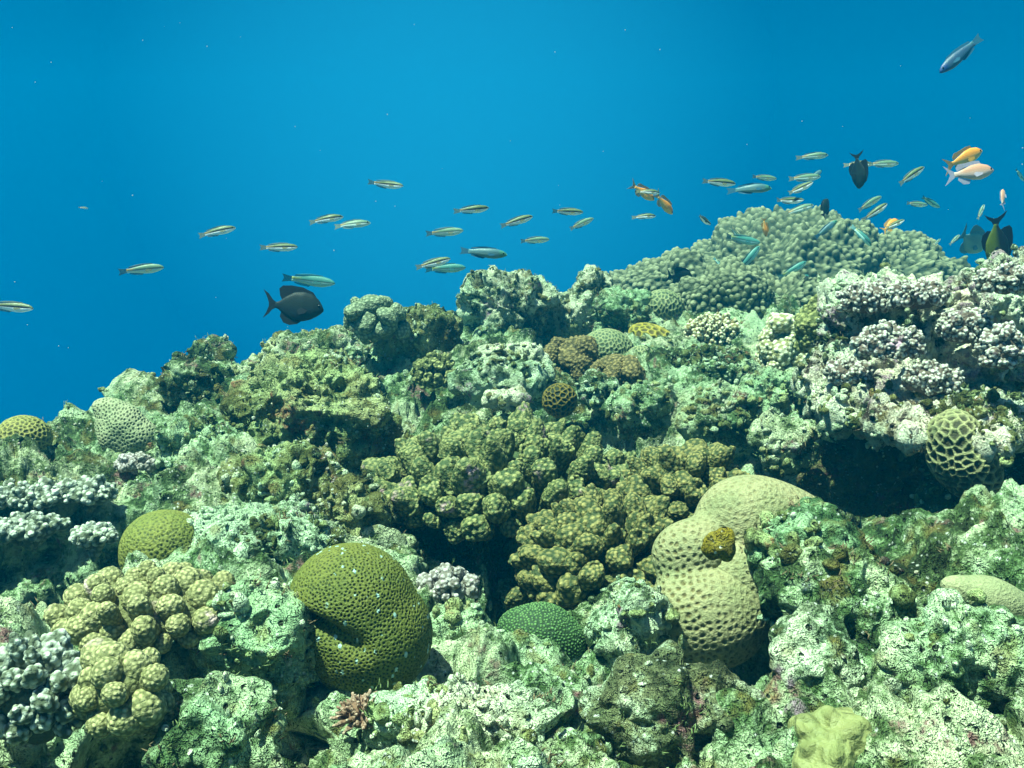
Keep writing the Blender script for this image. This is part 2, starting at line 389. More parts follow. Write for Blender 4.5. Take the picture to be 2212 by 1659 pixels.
# ------------------------------------------------------------------ lumpy bodies
def star(nsub, lobes, sharp=9.0):
    """radial union of spheres, fitted to the box -1..1"""
    D, Fc = ico(nsub)
    acc = np.full(len(D), 1e-6)
    for (c, r) in lobes:
        c = np.array(c, float); b = D @ c; disc = r * r - c @ c + b * b
        t = np.where(disc > 0, b + np.sqrt(np.maximum(disc, 0)), 0.0)
        acc += np.maximum(t, 0) ** sharp
    r = acc ** (1 / sharp)
    V = D * r[:, None]
    lo, hi = V.min(0), V.max(0)
    return (V - (lo + hi) / 2) / ((hi - lo) / 2), Fc
def rand_lobes(rng, n, spread=0.5, r0=0.4, r1=0.62):
    L = [((0, 0, 0), 0.5)]
    for k in range(n):
        d = np.array([rng.gauss(0, 1), rng.gauss(0, 1), rng.gauss(0, 1)]); d /= np.linalg.norm(d)
        L.append((tuple(d * spread * rng.uniform(.6, 1)), rng.uniform(r0, r1)))
    return L
def contact(u, v, h, d):
    k = hit(u, v + h * .34)
    return d if k is None or k > d * 1.25 else k * .985
def size(w, h, d): return w / 2 * d / F, h / 2 * d / F
def blob(name, label, cat, u, v, w, h, d, mt, seed=1, nl=7, ratio=0.8, sub=6, kind='rock', rot=0, lobes=None, group=None, rough=1.0, sharp=9.0, ground_it=True, cell=None, stretch=None, nod=0.0, pull=1.0, fold=False, zoned=False):
    rng = random.Random(seed); d0 = d; d = (contact(u, v, h, d) if ground_it else d) * pull; fs = d / d0
    V, Fc = star(sub, lobes or rand_lobes(rng, nl), sharp)
    rx, rz = size(w, h, d); ry = ratio * (rx + rz) / 2 * 1.1
    if rot:
        c, s = math.cos(R(rot)), math.sin(R(rot))
        # fit the rotated body back into the wanted size
        A = V * np.array([rx, ry, rz]); A = np.c_[A[:, 0] * c - A[:, 2] * s, A[:, 1], A[:, 0] * s + A[:, 2] * c]
        V = A
    else: V = V * np.array([rx, ry, rz])
    N = normals(V, Fc); ctr = P(u, v, d + ry * 0.5)
    q = (V + ctr).astype(np.float32)
    sc = math.sqrt(rx * rz)
    att = None
    if kind == 'rock':
        dd = sc * 0.24 * rough * fbm(q, 0.9 / sc, 2, seed) + 0.022 * rough * fbm(q, 14, 3, seed + 7, ridged=True) * min(1, sc / .09)
        f1, f2, rid = worley(q, 24, seed + 2); dd += 0.013 * rough * (0.6 - f1)
        f1, f2, rid = worley(q, 42, seed + 5, keep=.5); dd -= 0.020 * rough * np.clip(1 - f1 / .55, 0, 1) ** .7 * (rid < .3) * min(1, sc / .07)
        f1, f2, rid = worley(q, 90, seed + 3); dd += 0.0055 * rough * (0.6 - f1)
        dd += 0.008 * rough * fbm(q, 75, 2, seed + 9)
        if mt is M['olive']:
            f1, f2, rid = worley(q, 150, seed + 12); dd += .0042 * (.6 - f1)
        if nod:
            qn = q + .006 * np.c_[vnoise(q * 60, 1), vnoise(q * 60, 2), vnoise(q * 60, 3)].astype(np.float32)
            f1, f2, rid = worley(qn, 34, seed + 8); dd += nod * (.65 - f1)
            f1, f2, rid = worley(qn, 78, seed + 6); dd += nod * .45 * (.65 - f1)
    elif kind == 'smooth':
        dd = sc * 0.07 * rough * fbm(q, 0.9 / sc, 2, seed)
        if fold:                                               # the crease that runs in from the left edge
            xx, zz = V[:, 0] / rx, V[:, 2] / rz
            g = np.exp(-((zz - .04 + .16 * xx + .08 * np.sin(3 * xx)) / .13) ** 2) * np.clip((.30 - xx) / 1.0, 0, 1) ** .7
            V = V - N * (.019 * g)[:, None]; N = normals(V, Fc)
        if cell:
            cr, dep, wl = cell; cr *= fs * .62
            f1, f2, ix = cells(V + N * dd[:, None], cr, seed, .28, stretch)
            e = np.clip((f2 - f1 - .06) / wl, 0, 1) if wl > 0 else np.clip((.52 - f1) / .34, 0, 1); pit = e * e * (3 - 2 * e)
            if zoned: pit = pit * np.clip(.65 - V[:, 2] / rz * .5 + .5 * vnoise(q * 14, 2), .4, 1)
            dd -= dep * cr * pit; att = pit
    V = V + N * dd[:, None]
    o = obj(name, mesh_np(name, V, Fc, att), mt, loc=ctr)
    return tag(o, label, cat, group)

# ------------------------------------------------------------------ knobby colonies: each visible branch is a part
def capsule(nsub, length, rad, head, flat, seed, knob=None, knobh=0.0, bend=0.0, forks=0):
    """club-shaped branch along +Z, base at the origin, crown on top, studded with small warts"""
    D, Fc = ico(nsub); rng = random.Random(seed)
    t = (D[:, 2] + 1) / 2                                     # 0 base .. 1 tip
    prof = rad + (head - rad) * np.clip((t - .25) / .5, 0, 1) ** 1.2
    s = np.sqrt(np.maximum(1 - D[:, 2] ** 2, 0)) ** .75
    ang = np.arctan2(D[:, 1], D[:, 0])
    lob = 1 + (1 if forks else .3) * (0.17 * np.cos(2 * ang + seed) + 0.07 * np.cos(3 * ang + 2.1 * seed)) * np.clip(t * 1.6 - .6, 0, 1)
    V = np.c_[np.cos(ang) * s * prof * lob, np.sin(ang) * s * prof * flat * lob, t ** .8 * length]
    V[:, 0] += bend * (t ** 2) * length
    if forks:
        V[:, 2] += length * .16 * fbm(V, 1.1 / head, 1, seed) * t
    N = normals(V, Fc)
    q = V.astype(np.float32) + seed * 3.7
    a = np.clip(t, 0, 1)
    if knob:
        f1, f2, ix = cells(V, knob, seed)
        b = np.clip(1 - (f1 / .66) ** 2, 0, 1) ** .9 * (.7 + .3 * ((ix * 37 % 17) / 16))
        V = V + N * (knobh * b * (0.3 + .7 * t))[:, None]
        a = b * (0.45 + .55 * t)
    V = V + N * (head * .07 * fbm(q, .6 / head, 2, seed))[:, None]
    return mesh_np('branch', V, Fc, np.clip(a, 0, 1))
def frame_z(nrm, spin):
    q = Vector((0, 0, 1)).rotation_difference(Vector([float(c) for c in nrm]))
    return q @ Quaternion((0, 0, 1), spin)
def colony(name, label, cat, u, v, w, h, d, mt, variants, count, seed, ratio=.8, core=.62, part='branch', tilt=(0, -.15, 1), low=-.25, group=None, scale_j=.24, base_mt=None, lobes=None, sink=.4, lean=0.0, ground_it=True, gap=1.7, pull=1.0):
    """a dome of branches round a base; variants are shared branch meshes modelled at full size"""
    rng = random.Random(seed)
    rx, rz = size(w, h, d); ry = ratio * rx; fs = 1
    if ground_it:
        d0 = d; d = contact(u, v, h, d) * pull; fs = d / d0; rx, rz = size(w, h, d); ry = ratio * rx
    ctr = P(u, v + h * .08, d + ry * sink)
    root = obj(name, None, loc=ctr); tag(root, label, cat, group)
    V, Fc = star(5, lobes or rand_lobes(rng, 5, .3, .6, .75))
    E = np.array([rx, ry, rz])
    q = V * E * core
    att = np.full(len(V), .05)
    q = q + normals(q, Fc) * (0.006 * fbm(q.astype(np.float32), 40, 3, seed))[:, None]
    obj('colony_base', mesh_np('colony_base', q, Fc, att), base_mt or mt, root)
    Ds, _ = ico(5); Ds = Ds[(Ds[:, 2] > low) & ~((Ds[:, 1] > .35) & (Ds[:, 2] < .05))]
    head = variants[0][2] * fs; sp = head * gap
    while True:
        S = poisson(Ds * E, sp, seed)
        if len(S) <= min(99, count * 1.3): break
        sp *= 1.05
    for sp_ in S:
        dvec = sp_ / E; dvec /= np.linalg.norm(dvec)
        tip = dvec * E
        nr = dvec / E; nr /= np.linalg.norm(nr); nr = nr * .6 + dvec * .4 + np.array([0, 0, lean]); nr /= np.linalg.norm(nr)
        me, L = variants[rng.randrange(len(variants))][:2]
        s = fs * (1 + rng.uniform(-scale_j, scale_j))
        o = obj(part, me, mt, root)
        o.location = Vector([float(c) for c in (tip * rng.uniform(.88, 1.05) - nr * L * s)])
        o.rotation_mode = 'QUATERNION'; o.rotation_quaternion = frame_z(nr, rng.uniform(0, 6.28)); o.scale = (s, s, s * rng.uniform(.9, 1.1))
    return root
def variants(n, sub, L, rad, head, flat, knob, knobh, mt, seed, forks=1):
    out = []
    for k in range(n):
        me = capsule(sub, L, rad, head * (1 + .12 * math.sin(k * 2.3)), flat + .1 * math.cos(k * 1.7), seed + k, knob, knobh, .12 * math.sin(k * 3.1), forks)
        me.materials.append(mt); out.append((me, L, head))
    return out

# the big cauliflower coral and its neighbours
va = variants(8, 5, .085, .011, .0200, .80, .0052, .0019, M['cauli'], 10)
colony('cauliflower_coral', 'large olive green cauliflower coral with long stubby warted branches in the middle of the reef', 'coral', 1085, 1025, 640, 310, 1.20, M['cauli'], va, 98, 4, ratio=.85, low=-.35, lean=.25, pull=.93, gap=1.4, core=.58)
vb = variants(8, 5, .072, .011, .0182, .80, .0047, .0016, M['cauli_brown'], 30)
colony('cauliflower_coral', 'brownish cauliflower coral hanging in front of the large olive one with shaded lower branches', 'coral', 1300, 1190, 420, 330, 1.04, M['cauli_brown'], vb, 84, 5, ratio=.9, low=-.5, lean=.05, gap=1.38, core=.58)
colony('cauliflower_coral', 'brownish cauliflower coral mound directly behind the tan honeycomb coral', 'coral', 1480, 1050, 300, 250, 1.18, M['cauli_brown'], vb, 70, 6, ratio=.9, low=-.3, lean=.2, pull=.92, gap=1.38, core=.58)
vc = variants(6, 5, .050, .009, .0132, .95, .0036, .0008, M['cream_knob'], 50, forks=0)
colony('knob_coral', 'cream knobby coral with round heads, upper of two clumps at the lower left', 'coral', 330, 1300, 440, 200, .88, M['cream_knob'], vc, 60, 7, ratio=.65, low=-.45, lean=.5, pull=.90, gap=1.62, core=.66)
colony('knob_coral', 'cream knobby coral with round heads, lower of two clumps at the lower left', 'coral', 268, 1470, 250, 250, .77, M['cream_knob'], vc, 44, 8, ratio=.7, low=-.6, lean=.4, pull=.92, gap=1.62, core=.66)
vd = variants(5, 5, .06, .015, .028, .7, .007, .0012, M['greyknob'], 70)
colony('finger_coral', 'grey green knobby coral on the skyline right of the dark surgeonfish', 'coral', 812, 685, 155, 130, 2.22, M['greyknob'], vd, 40, 9, ratio=.8, low=-.6, pull=.92, gap=1.4)
ve = variants(5, 4, .035, .006, .0095, .9, .005, .0025, M['bluewhite'], 90)
colony('knob_coral', 'bleached bluish white knobby coral at the bottom left corner', 'coral', 70, 1490, 260, 300, .74, M['bluewhite'], ve, 80, 10, ratio=.7, low=-.4, lean=.1)
vf = variants(4, 5, .040, .009, .0160, .9, .007, .0025, M['olive_lobe'], 110)
colony('lobed_coral', 'olive lobed coral between the white knobby coral and the large pinkish rock', 'coral', 1795, 705, 165, 150, 1.50, M['olive_lobe'], vf, 34, 11, ratio=.8, low=-.6, ground_it=False, gap=1.4)
vg = variants(5, 5, .04, .010, .019, .95, .006, .0035, M['white_knob'], 130)
colony('knob_coral', 'bright white knobby coral standing left of the olive lobed coral', 'coral', 1690, 745, 115, 170, 1.70, M['white_knob'], vg, 30, 12, ratio=.9, low=-.6)
vh = variants(5, 4, .035, .004, .0075, .9, .006, .003, M['white_branch'], 150)
colony('branching_coral', 'yellowish branching coral with short white tips below the big coral mound', 'coral', 1540, 715, 125, 95, 2.0, M['white_branch'], vh, 70, 13, ratio=.8, low=-.4)
colony('branching_coral', 'small cream branching coral on the left edge of the reef skyline', 'coral', 302, 838, 40, 45, 1.74, M['white_branch'], vh, 16, 14, ratio=.8, low=-.3)
vi = variants(5, 5, .05, .014, .026, .9, .0055, .003, M['leather'], 170)
colony('soft_coral', 'brown fuzzy soft coral, left of two clumps behind the large olive cauliflower coral', 'coral', 1235, 775, 130, 120, 1.80, M['leather'], vi, 26, 15, ratio=.8, low=-.5)
colony('soft_coral', 'brown fuzzy soft coral, right of two clumps, reaching down over the pale rock', 'coral', 1335, 820, 135, 130, 1.76, M['leather'], vi, 26, 16, ratio=.8, low=-.5)
vj = variants(5, 4, .02, .004, .0075, .95, .004, .0015, M['nodule'], 190)
colony('nodule_cluster', 'cluster of lilac white nodules between the olive brain coral and the cauliflower coral', 'coral', 965, 1262, 130, 90, 1.0, M['nodule'], vj, 70, 17, ratio=.8, low=-.2)
colony('nodule_cluster', 'thin crust of pale knobs overhanging a small hollow at the left', 'coral', 290, 1000, 90, 50, 1.36, M['nodule'], vj, 40, 18, ratio=.8, low=-.1)
vk = variants(6, 4, .035, .0045, .008, .9, .006, .003, M['bluewhite'], 210)
for (u, v, ww, hh, d, n, lb) in [(60,1065,200,70,1.16,46,'topmost ledge of whitish stubby coral at the left edge'),(190,1060,130,70,1.15,34,'whitish stubby coral ledge touching the pale rubble at the left'),
        (60,1135,150,45,1.08,34,'middle ledge of whitish stubby coral above the black hollow at the left edge'),(200,1155,110,50,1.07,26,'bright whitish coral ledge beside the small olive brain coral')]:
    colony('stub_coral', lb, 'coral', u, v, ww, hh, d, M['bluewhite'], vk, n, int(u + v), ratio=.8, low=-.2, group='whitish coral ledges at the left')
M['mauve'] = knob_mat('mauve_white_coral', (0.12, 0.09, 0.07), (0.72, 0.71, 0.64), (0.42, 0.26, 0.36), scale=220)
vm = variants(6, 4, .030, .004, .0075, .8, .0045, .002, M['mauve'], 270)
for (u, v, ww, hh, d, lb) in [(1870,640,130,80,1.33,'white and mauve stubby coral clump at the upper left of the right outcrop'),(1985,632,140,70,1.28,'white and mauve stubby coral clump on top of the right outcrop'),
        (2080,700,130,90,1.24,'white and mauve stubby coral clump in the saddle between the two outcrop boulders'),(1920,735,150,100,1.24,'largest white and mauve stubby coral clump on the face of the right outcrop'),
        (2165,600,120,70,1.20,'whitish stubby coral clump crowning the boulder in the right corner'),(2010,815,140,90,1.22,'white and mauve stubby coral clump on the lip above the dark cave'),
        (2165,745,110,110,1.14,'white stubby coral clump on the right corner boulder, cut close to the frame'),(1835,800,110,70,1.30,'pale stubby coral clump at the lower left tip of the overhang')]:
    colony('stub_coral', lb, 'coral', u, v, ww, hh, d, M['mauve'], vm, 60, int(u), ratio=.75, low=-.6, group='white and mauve coral clumps on the right outcrop', ground_it=False, core=.75, gap=1.6)
# encrusting small knobs
vl = variants(4, 4, .03, .006, .0105, .95, .006, .0015, M['olive_lobe'], 230)
colony('knob_coral', 'patch of tan beady coral hanging over the dark cave left of the centre', 'coral', 940, 800, 110, 95, 1.92, M['mound'], [(m_.copy(), l_, h_) for m_, l_, h_ in vl], 60, 19, ratio=.6, low=-.5)
colony('knob_coral', 'small grey beady coral on the skyline below the dark surgeonfish', 'coral', 690, 728, 90, 40, 2.12, M['mound'], [(m_.copy(), l_, h_) for m_, l_, h_ in vl], 34, 20, ratio=.7, low=-.1)

# ------------------------------------------------------------------ the big mound at the back right, covered in finger knobs
def mound(name, label, u, v, w, h, d, lobes, seed, ratio=.7, sub=7, knob=.0185, kh=.017, rot=0):
    V, Fc = star(sub, lobes, 14)
    rx, rz = size(w, h, d); ry = ratio * rx; V = V * np.array([rx, ry, rz])
    N = normals(V, Fc); q = V.astype(np.float32)
    big = fbm(q, 5, 2, seed); f1b, _, _ = worley(q + .012 * np.c_[vnoise(q * 20, 4), vnoise(q * 20, 5), vnoise(q * 20, 6)], 1 / .085, seed + 40)
    f1c, _, _ = worley(q + .02 * np.c_[vnoise(q * 12, 4), vnoise(q * 12, 5), vnoise(q * 12, 6)], 1 / .17, seed + 41)
    V = V + N * (.05 * big + .065 * (.6 - f1b) + .08 * (.6 - f1c))[:, None]
    f1, f2, ix = cells(V, knob, seed, .15)
    b = np.clip(1 - (f1 / .66) ** 2, 0, 1) ** .55 * (.45 + .55 * ((ix * 29 % 13) / 12))
    V = V + N * (kh * b + .0035 * fbm(q, 55, 2, seed + 3))[:, None]
    o = obj(name, mesh_np(name, V, Fc, b), M['mound'], loc=P(u, v, d + ry * .5))
    return tag(o, label, 'coral')
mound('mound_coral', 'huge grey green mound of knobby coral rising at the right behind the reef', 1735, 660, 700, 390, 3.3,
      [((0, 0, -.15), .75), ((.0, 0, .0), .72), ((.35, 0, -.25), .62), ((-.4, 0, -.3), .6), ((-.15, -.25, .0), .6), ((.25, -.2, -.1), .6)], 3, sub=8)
mound('mound_coral', 'lower grey knobby coral shoulder on the skyline left of the huge mound', 1430, 640, 250, 160, 3.0,
      [((0, 0, 0), .5), ((-.3, 0, -.1), .35), ((.3, 0, .1), .45)], 5, sub=7, knob=.017, kh=.015)
mound('mound_coral', 'grey knobby coral apron at the foot of the huge mound', 1600, 655, 330, 150, 2.45,
      [((0, 0, 0), .5), ((-.35, 0, 0), .4), ((.35, 0, .05), .4)], 8, sub=8, knob=.0135, kh=.012)

# ------------------------------------------------------------------ brain and honeycomb corals
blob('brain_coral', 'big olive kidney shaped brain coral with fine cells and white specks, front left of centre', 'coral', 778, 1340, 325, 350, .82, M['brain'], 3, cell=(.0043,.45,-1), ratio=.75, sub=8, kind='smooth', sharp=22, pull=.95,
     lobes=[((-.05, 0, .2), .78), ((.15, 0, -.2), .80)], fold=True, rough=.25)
blob('brain_coral', 'small olive brain coral dome behind the cream knobby coral', 'coral', 355, 1185, 190, 170, .98, M['brain_small'], 4, cell=(.0058,.42,-1), ratio=.9, kind='smooth', lobes=[((0, 0, 0), .8), ((.2, 0, -.3), .6), ((-.2, 0, -.4), .6)], rough=.5)
blob('brain_coral', 'round yellowish brain coral ball on the left edge against the blue water', 'coral', 52, 948, 118, 105, 1.44, M['honey_round'], 5, cell=(.0095,.35,.7), ratio=.9, kind='smooth', lobes=[((0, 0, 0), .8)], rough=.6)
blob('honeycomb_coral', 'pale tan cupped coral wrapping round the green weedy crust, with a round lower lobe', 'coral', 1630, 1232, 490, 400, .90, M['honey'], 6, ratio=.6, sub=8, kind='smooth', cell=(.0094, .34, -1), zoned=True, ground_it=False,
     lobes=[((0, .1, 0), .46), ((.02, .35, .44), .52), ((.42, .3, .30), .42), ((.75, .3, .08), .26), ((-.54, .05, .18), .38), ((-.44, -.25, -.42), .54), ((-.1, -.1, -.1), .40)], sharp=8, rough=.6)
blob('honeycomb_coral', 'cream walled honeycomb coral half hidden in the shade at the right edge', 'coral', 2085, 990, 190, 190, 1.10, M['honey_right'], 9, ground_it=False, nod=0, cell=(.013,.4,.45), ratio=.8, kind='smooth', rot=-20, lobes=[((0, 0, 0), .7), ((-.2, 0, .3), .55), ((.3, 0, -.3), .55)], rough=2.0)
blob('honeycomb_coral', 'bright yellow honeycomb coral dome below the big coral mound', 'coral', 1415, 735, 125, 65, 2.12, M['honey_yellow'], 10, cell=(.021,.3,.6), ratio=1, kind='smooth', rot=-22, lobes=[((0, 0, 0), .8), ((.3, 0, 0), .6)], rough=.4)
blob('honeycomb_coral', 'dark brown ring patterned coral in the shade above the large cauliflower coral', 'coral', 1209, 865, 78, 78, 1.62, M['honey_dark'], 11, cell=(.0115,.4,.5), ratio=.8, kind='smooth', lobes=[((0, 0, 0), .8)], rough=.5)
blob('brain_coral', 'pale green meandering brain coral behind the brown soft coral', 'coral', 1315, 765, 130, 110, 1.98, M['meander'], 12, stretch=(1,.7,.6), cell=(.009,.4,.5), ratio=.8, kind='smooth', lobes=[((0, 0, .1), .7), ((.3, 0, -.3), .5)], rough=.5)
blob('brain_coral', 'brownish green brain coral lump right of the pale green meandering one', 'coral', 1385, 785, 75, 80, 1.96, M['meander'], 13, stretch=(1,.7,.6), cell=(.009,.4,.5), ratio=.8, kind='smooth', lobes=[((0, 0, .1), .7), ((.2, 0, -.3), .5)])
blob('brain_coral', 'round green wrinkled coral ball below the skyline shoulder of the mound', 'coral', 1425, 670, 110, 90, 2.5, M['meander'], 14, stretch=(1,.7,.6), cell=(.012,.4,.5), ratio=.8, kind='smooth', lobes=[((0, 0, .1), .7), ((.2, 0, -.3), .5), ((-.4, 0, .1), .4)])
blob('brain_coral', 'small ball of wrinkled green coral in front of the round wrinkled coral', 'coral', 1432, 668, 60, 60, 2.36, M['meander'], 15, stretch=(1,.7,.6), cell=(.011,.4,.5), ratio=.9, kind='smooth', lobes=[((0, 0, 0), .8)])
blob('plate_coral', 'pale greenish plate coral with radiating ribs and round holes at the upper left', 'coral', 262, 935, 175, 120, 1.50, M['plate'], 16, sub=7, stretch=(1,.6,.8), cell=(.0066,.35,-1), ratio=.55, kind='smooth', rot=-38,
     lobes=[((0, 0, 0), .6), ((-.4, 0, .2), .35), ((.4, 0, .1), .4), ((.1, -.1, -.2), .5)], rough=3)
blob('polyp_coral', 'green polyp coral dome in the shade below the brownish cauliflower coral', 'coral', 1170, 1375, 195, 140, .92, M['polyp'], 17, ratio=.85, sub=7, pull=1.02, cell=(.0042, -.35, -1), kind='smooth', lobes=[((0, 0, 0), .7), ((.3, 0, -.2), .6), ((-.3, 0, .1), .5)], rough=1.3)
blob('yellow_coral', 'yellow bumpy massive coral at the bottom edge right of the centre', 'coral', 1800, 1620, 200, 130, .64, M['ykn'], 18, ratio=.8, kind='rock', lobes=[((0, 0, 0), .7), ((.4, 0, -.1), .5)], rough=.8, pull=.92, nod=.01)
blob('smooth_coral', 'smooth pale tan coral slab at the right edge', 'coral', 2150, 1300, 260, 100, .80, M['honey_smooth'], 19, ratio=.5, kind='smooth', rot=-20, lobes=[((0, 0, 0), .7), ((.5, 0, 0), .5), ((-.5, 0, 0), .4)], rough=.6, pull=.9)
blob('yellow_sponge', 'mustard yellow sponge on the tan coral beside the green weedy crust', 'sponge', 1552, 1178, 66, 70, .83, M['sponge'], 20, ratio=.5, kind='rock', rough=.4, ground_it=False)

# ------------------------------------------------------------------ rocks
rocks = [
 # label, u, v, w, h, d, mat, seed, ratio, sub, rough
 ('ragged pale ledge added to shade the dark cave at the right edge', 1970, 862, 430, 66, 1.22, 'pink', 91, 3.4, 7, .9, 0),  # slab added to cast shade on the cave wall
 ('large pinkish white encrusted rock overhanging the dark cave at the right', 1950, 740, 340, 260, 1.36, 'pink', 31, 1.0, 7, 1.3, 0),
 ('pinkish white boulder in the right corner of the skyline', 2170, 700, 210, 290, 1.30, 'pink', 32, 1.0, 7, 1.2, 0),
 ('pale knobby rock at the lower left end of the pinkish overhang', 1830, 820, 180, 130, 1.40, 'pink', 33, .8, 6, 1.2, 0),
 ('craggy green and white rock on the skyline left of the notch', 1110, 662, 200, 130, 2.55, 'pale', 34, .7, 6, 1.3, 0),
 ('square topped white crusted rock on the skyline right of the notch', 1262, 655, 120, 130, 2.55, 'pale', 35, .8, 6, 1.3, 0),
 ('green crusted rock right of the square topped rock', 1345, 690, 110, 110, 2.6, 'green', 36, .8, 6, 1.2, 0),
 ('rounded yellow green rock crest beside the skyline knobby coral', 900, 725, 160, 110, 2.15, 'olive', 37, .8, 6, 1.0, 0),
 ('broad tan green boulder of beady crust, left of the cave', 680, 900, 300, 230, 1.70, 'olive', 38, .7, 7, 1.1, 0),
 ('pale green rock shoulder sloping down from the skyline at left', 690, 780, 200, 110, 2.0, 'reef', 39, .8, 6, 1.1, 0),
 ('small pale cone of rock on the left skyline', 458, 768, 90, 60, 1.92, 'reef', 40, .8, 5, .8, 0),
 ('pale green rock block above a dark hollow at left', 425, 830, 150, 100, 1.82, 'reef', 41, .7, 6, 1.1, 0),
 ('pitted white grey rock with ragged holes above the cauliflower coral', 1090, 815, 190, 110, 1.85, 'pale', 42, .7, 6, 1.2, 0),
 ('flat whitish rock slab lying above the cauliflower coral', 1090, 862, 90, 45, 1.68, 'pale', 43, .8, 5, .7, 0),
 ('small white crusted rock in front of the brown soft coral', 1288, 850, 80, 75, 1.62, 'pale', 44, .8, 6, 1.0, 0),
 ('grey pitted rock right of the white crusted rock over a dark gap', 1375, 885, 120, 110, 1.62, 'green', 45, .8, 6, 1.1, 0),
 ('bushy pale green rock mound at the centre right', 1545, 890, 150, 110, 1.62, 'green', 46, .8, 6, 1.0, 0),
 ('green brown rubble below the white tipped branching coral', 1530, 800, 190, 80, 1.85, 'reef', 47, .8, 6, 1.2, 0),
 ('encrusted rock ledge below the white knobby coral', 1680, 850, 150, 90, 1.62, 'green', 48, .8, 6, 1.2, 0),
 ('pitted grey green rock right of the brownish cauliflower mound', 1690, 960, 130, 100, 1.42, 'reef', 49, .7, 6, 1.2, 0),
 ('added dark rock wall standing in for shade at the back of the right hand cave', 1950, 1000, 330, 190, 1.42, 'dark', 92, .45, 7, 1.3, 0),  # added lining, its dark colour stands in for the cave's shade
 ('added dark rock deepening the shade at the bottom of the right hand cave', 2110, 1120, 260, 110, 1.22, 'dark', 93, .5, 6, 1.2, 0),  # also added, dark colour in place of shade on the cave floor
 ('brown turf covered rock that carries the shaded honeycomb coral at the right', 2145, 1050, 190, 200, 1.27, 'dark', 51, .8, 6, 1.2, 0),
 ('pale rock spire pointing up left of the tan honeycomb coral', 1375, 1350, 150, 200, .80, 'pale', 52, .8, 6, .8, 0),
 ('dark weedy rock with white crusts below the pale spire', 1440, 1540, 360, 200, .72, 'mixed', 53, .7, 7, 1.0, 0),
 ('green weedy rock crust draped over the tan coral lobes', 1755, 1205, 300, 185, .88, 'green', 54, .5, 7, .8, -22),
 ('long sloping whitish rock ridge right of the honeycomb coral', 1850, 1325, 420, 190, .86, 'reef', 55, .6, 7, 1.0, -18),
 ('white and pink crusted boulder at the lower right beside the black gap', 1790, 1430, 210, 200, .76, 'pale', 56, .8, 7, .9, 0),
 ('mottled green rock slope in the bottom right corner', 2080, 1450, 330, 250, .74, 'reef', 57, .7, 7, 1.1, -15),
 ('pale mottled rock at the very bottom right', 2090, 1640, 300, 120, .62, 'reef', 58, .8, 6, .9, 0),
 ('mossy green rock apron left of the olive brain coral', 560, 1400, 230, 260, .86, 'green', 59, .6, 7, .8, 35),
 ('mossy rock hump under the cream knobby coral at the bottom', 450, 1590, 260, 170, .72, 'green', 60, .8, 6, 1.0, 0),
 ('pale sandy rock shelf above the olive brain coral', 560, 1160, 330, 130, 1.08, 'pale', 61, .8, 7, .8, 0),
 ('green fuzzy stone between the brain coral and the polyp coral', 990, 1365, 120, 120, .90, 'green', 62, .8, 6, .6, 0),
 ('pale yellow green rock floor at the bottom centre', 1000, 1560, 380, 150, .74, 'pale', 63, .7, 7, .9, 0),
 ('brown knobby rock with holes above the pale shelf', 610, 1030, 240, 110, 1.38, 'olive', 64, .8, 6, 1.3, 0),
 ('greenish rock with a round hollow below the tan boulder', 590, 960, 110, 90, 1.48, 'olive', 65, .8, 6, 1.3, 0),
 ('small lilac topped stone on the right hand slope', 1790, 1265, 90, 60, .84, 'pink', 66, .8, 5, .7, 0),
 ('tan rock edge at the far right below the cave', 2170, 1245, 160, 70, .88, 'olive', 67, .8, 6, 1.0, 0),
 ('mottled rock left of the large cauliflower coral', 770, 1110, 120, 130, 1.22, 'olive', 68, .8, 6, 1.0, 0),
 ('rubble rock between the plate coral and the round hollow', 430, 960, 180, 110, 1.5, 'reef', 69, .8, 6, 1.2, 0),
 ('little white stone knob at the bottom centre right', 1232, 1608, 46, 56, .66, 'pale', 70, .8, 5, .3, 0),
 ('bluish white stone under the pink crusted boulder', 1722, 1542, 56, 50, .70, 'pale', 71, .8, 5, .3, 0),
]
for (lb, u, v, ww, hh, d, mk, sd, ra, sb, rg, rt) in rocks:
    blob('reef_rock', lb, 'rock', u, v, ww, hh, d, M[mk], sd, ratio=ra, sub=min(8, sb + (ww > 320 and sd != 91)), rough=rg, rot=rt, nl=9, nod={'pink': .028, 'pale': .010, 'olive': .014, 'green': .010}.get(mk, .006),
         ground_it=mk != 'pink' and sd not in (54, 92, 93))
vp = variants(5, 4, .022, .0010, .0018, .9, .0024, .0009, M['pinkalga'], 250)
colony('pink_alga', 'pink and cream branching alga tuft below the olive brain coral', 'alga', 785, 1540, 130, 110, .70, M['pinkalga'], vp, 95, 21, ratio=.8, low=-.1, gap=3.2, core=.6)
oran = NT('orange_sponge'); oc = oran.done((0.55, 0.12, 0.02), oran.bump(oran.noise(200), .004), .8)
blob('orange_sponge', 'small orange sponge at the bottom edge right of centre', 'sponge', 1622, 1548, 40, 36, .66, oc, 90, ratio=.8, sub=5, kind='smooth', rough=1)

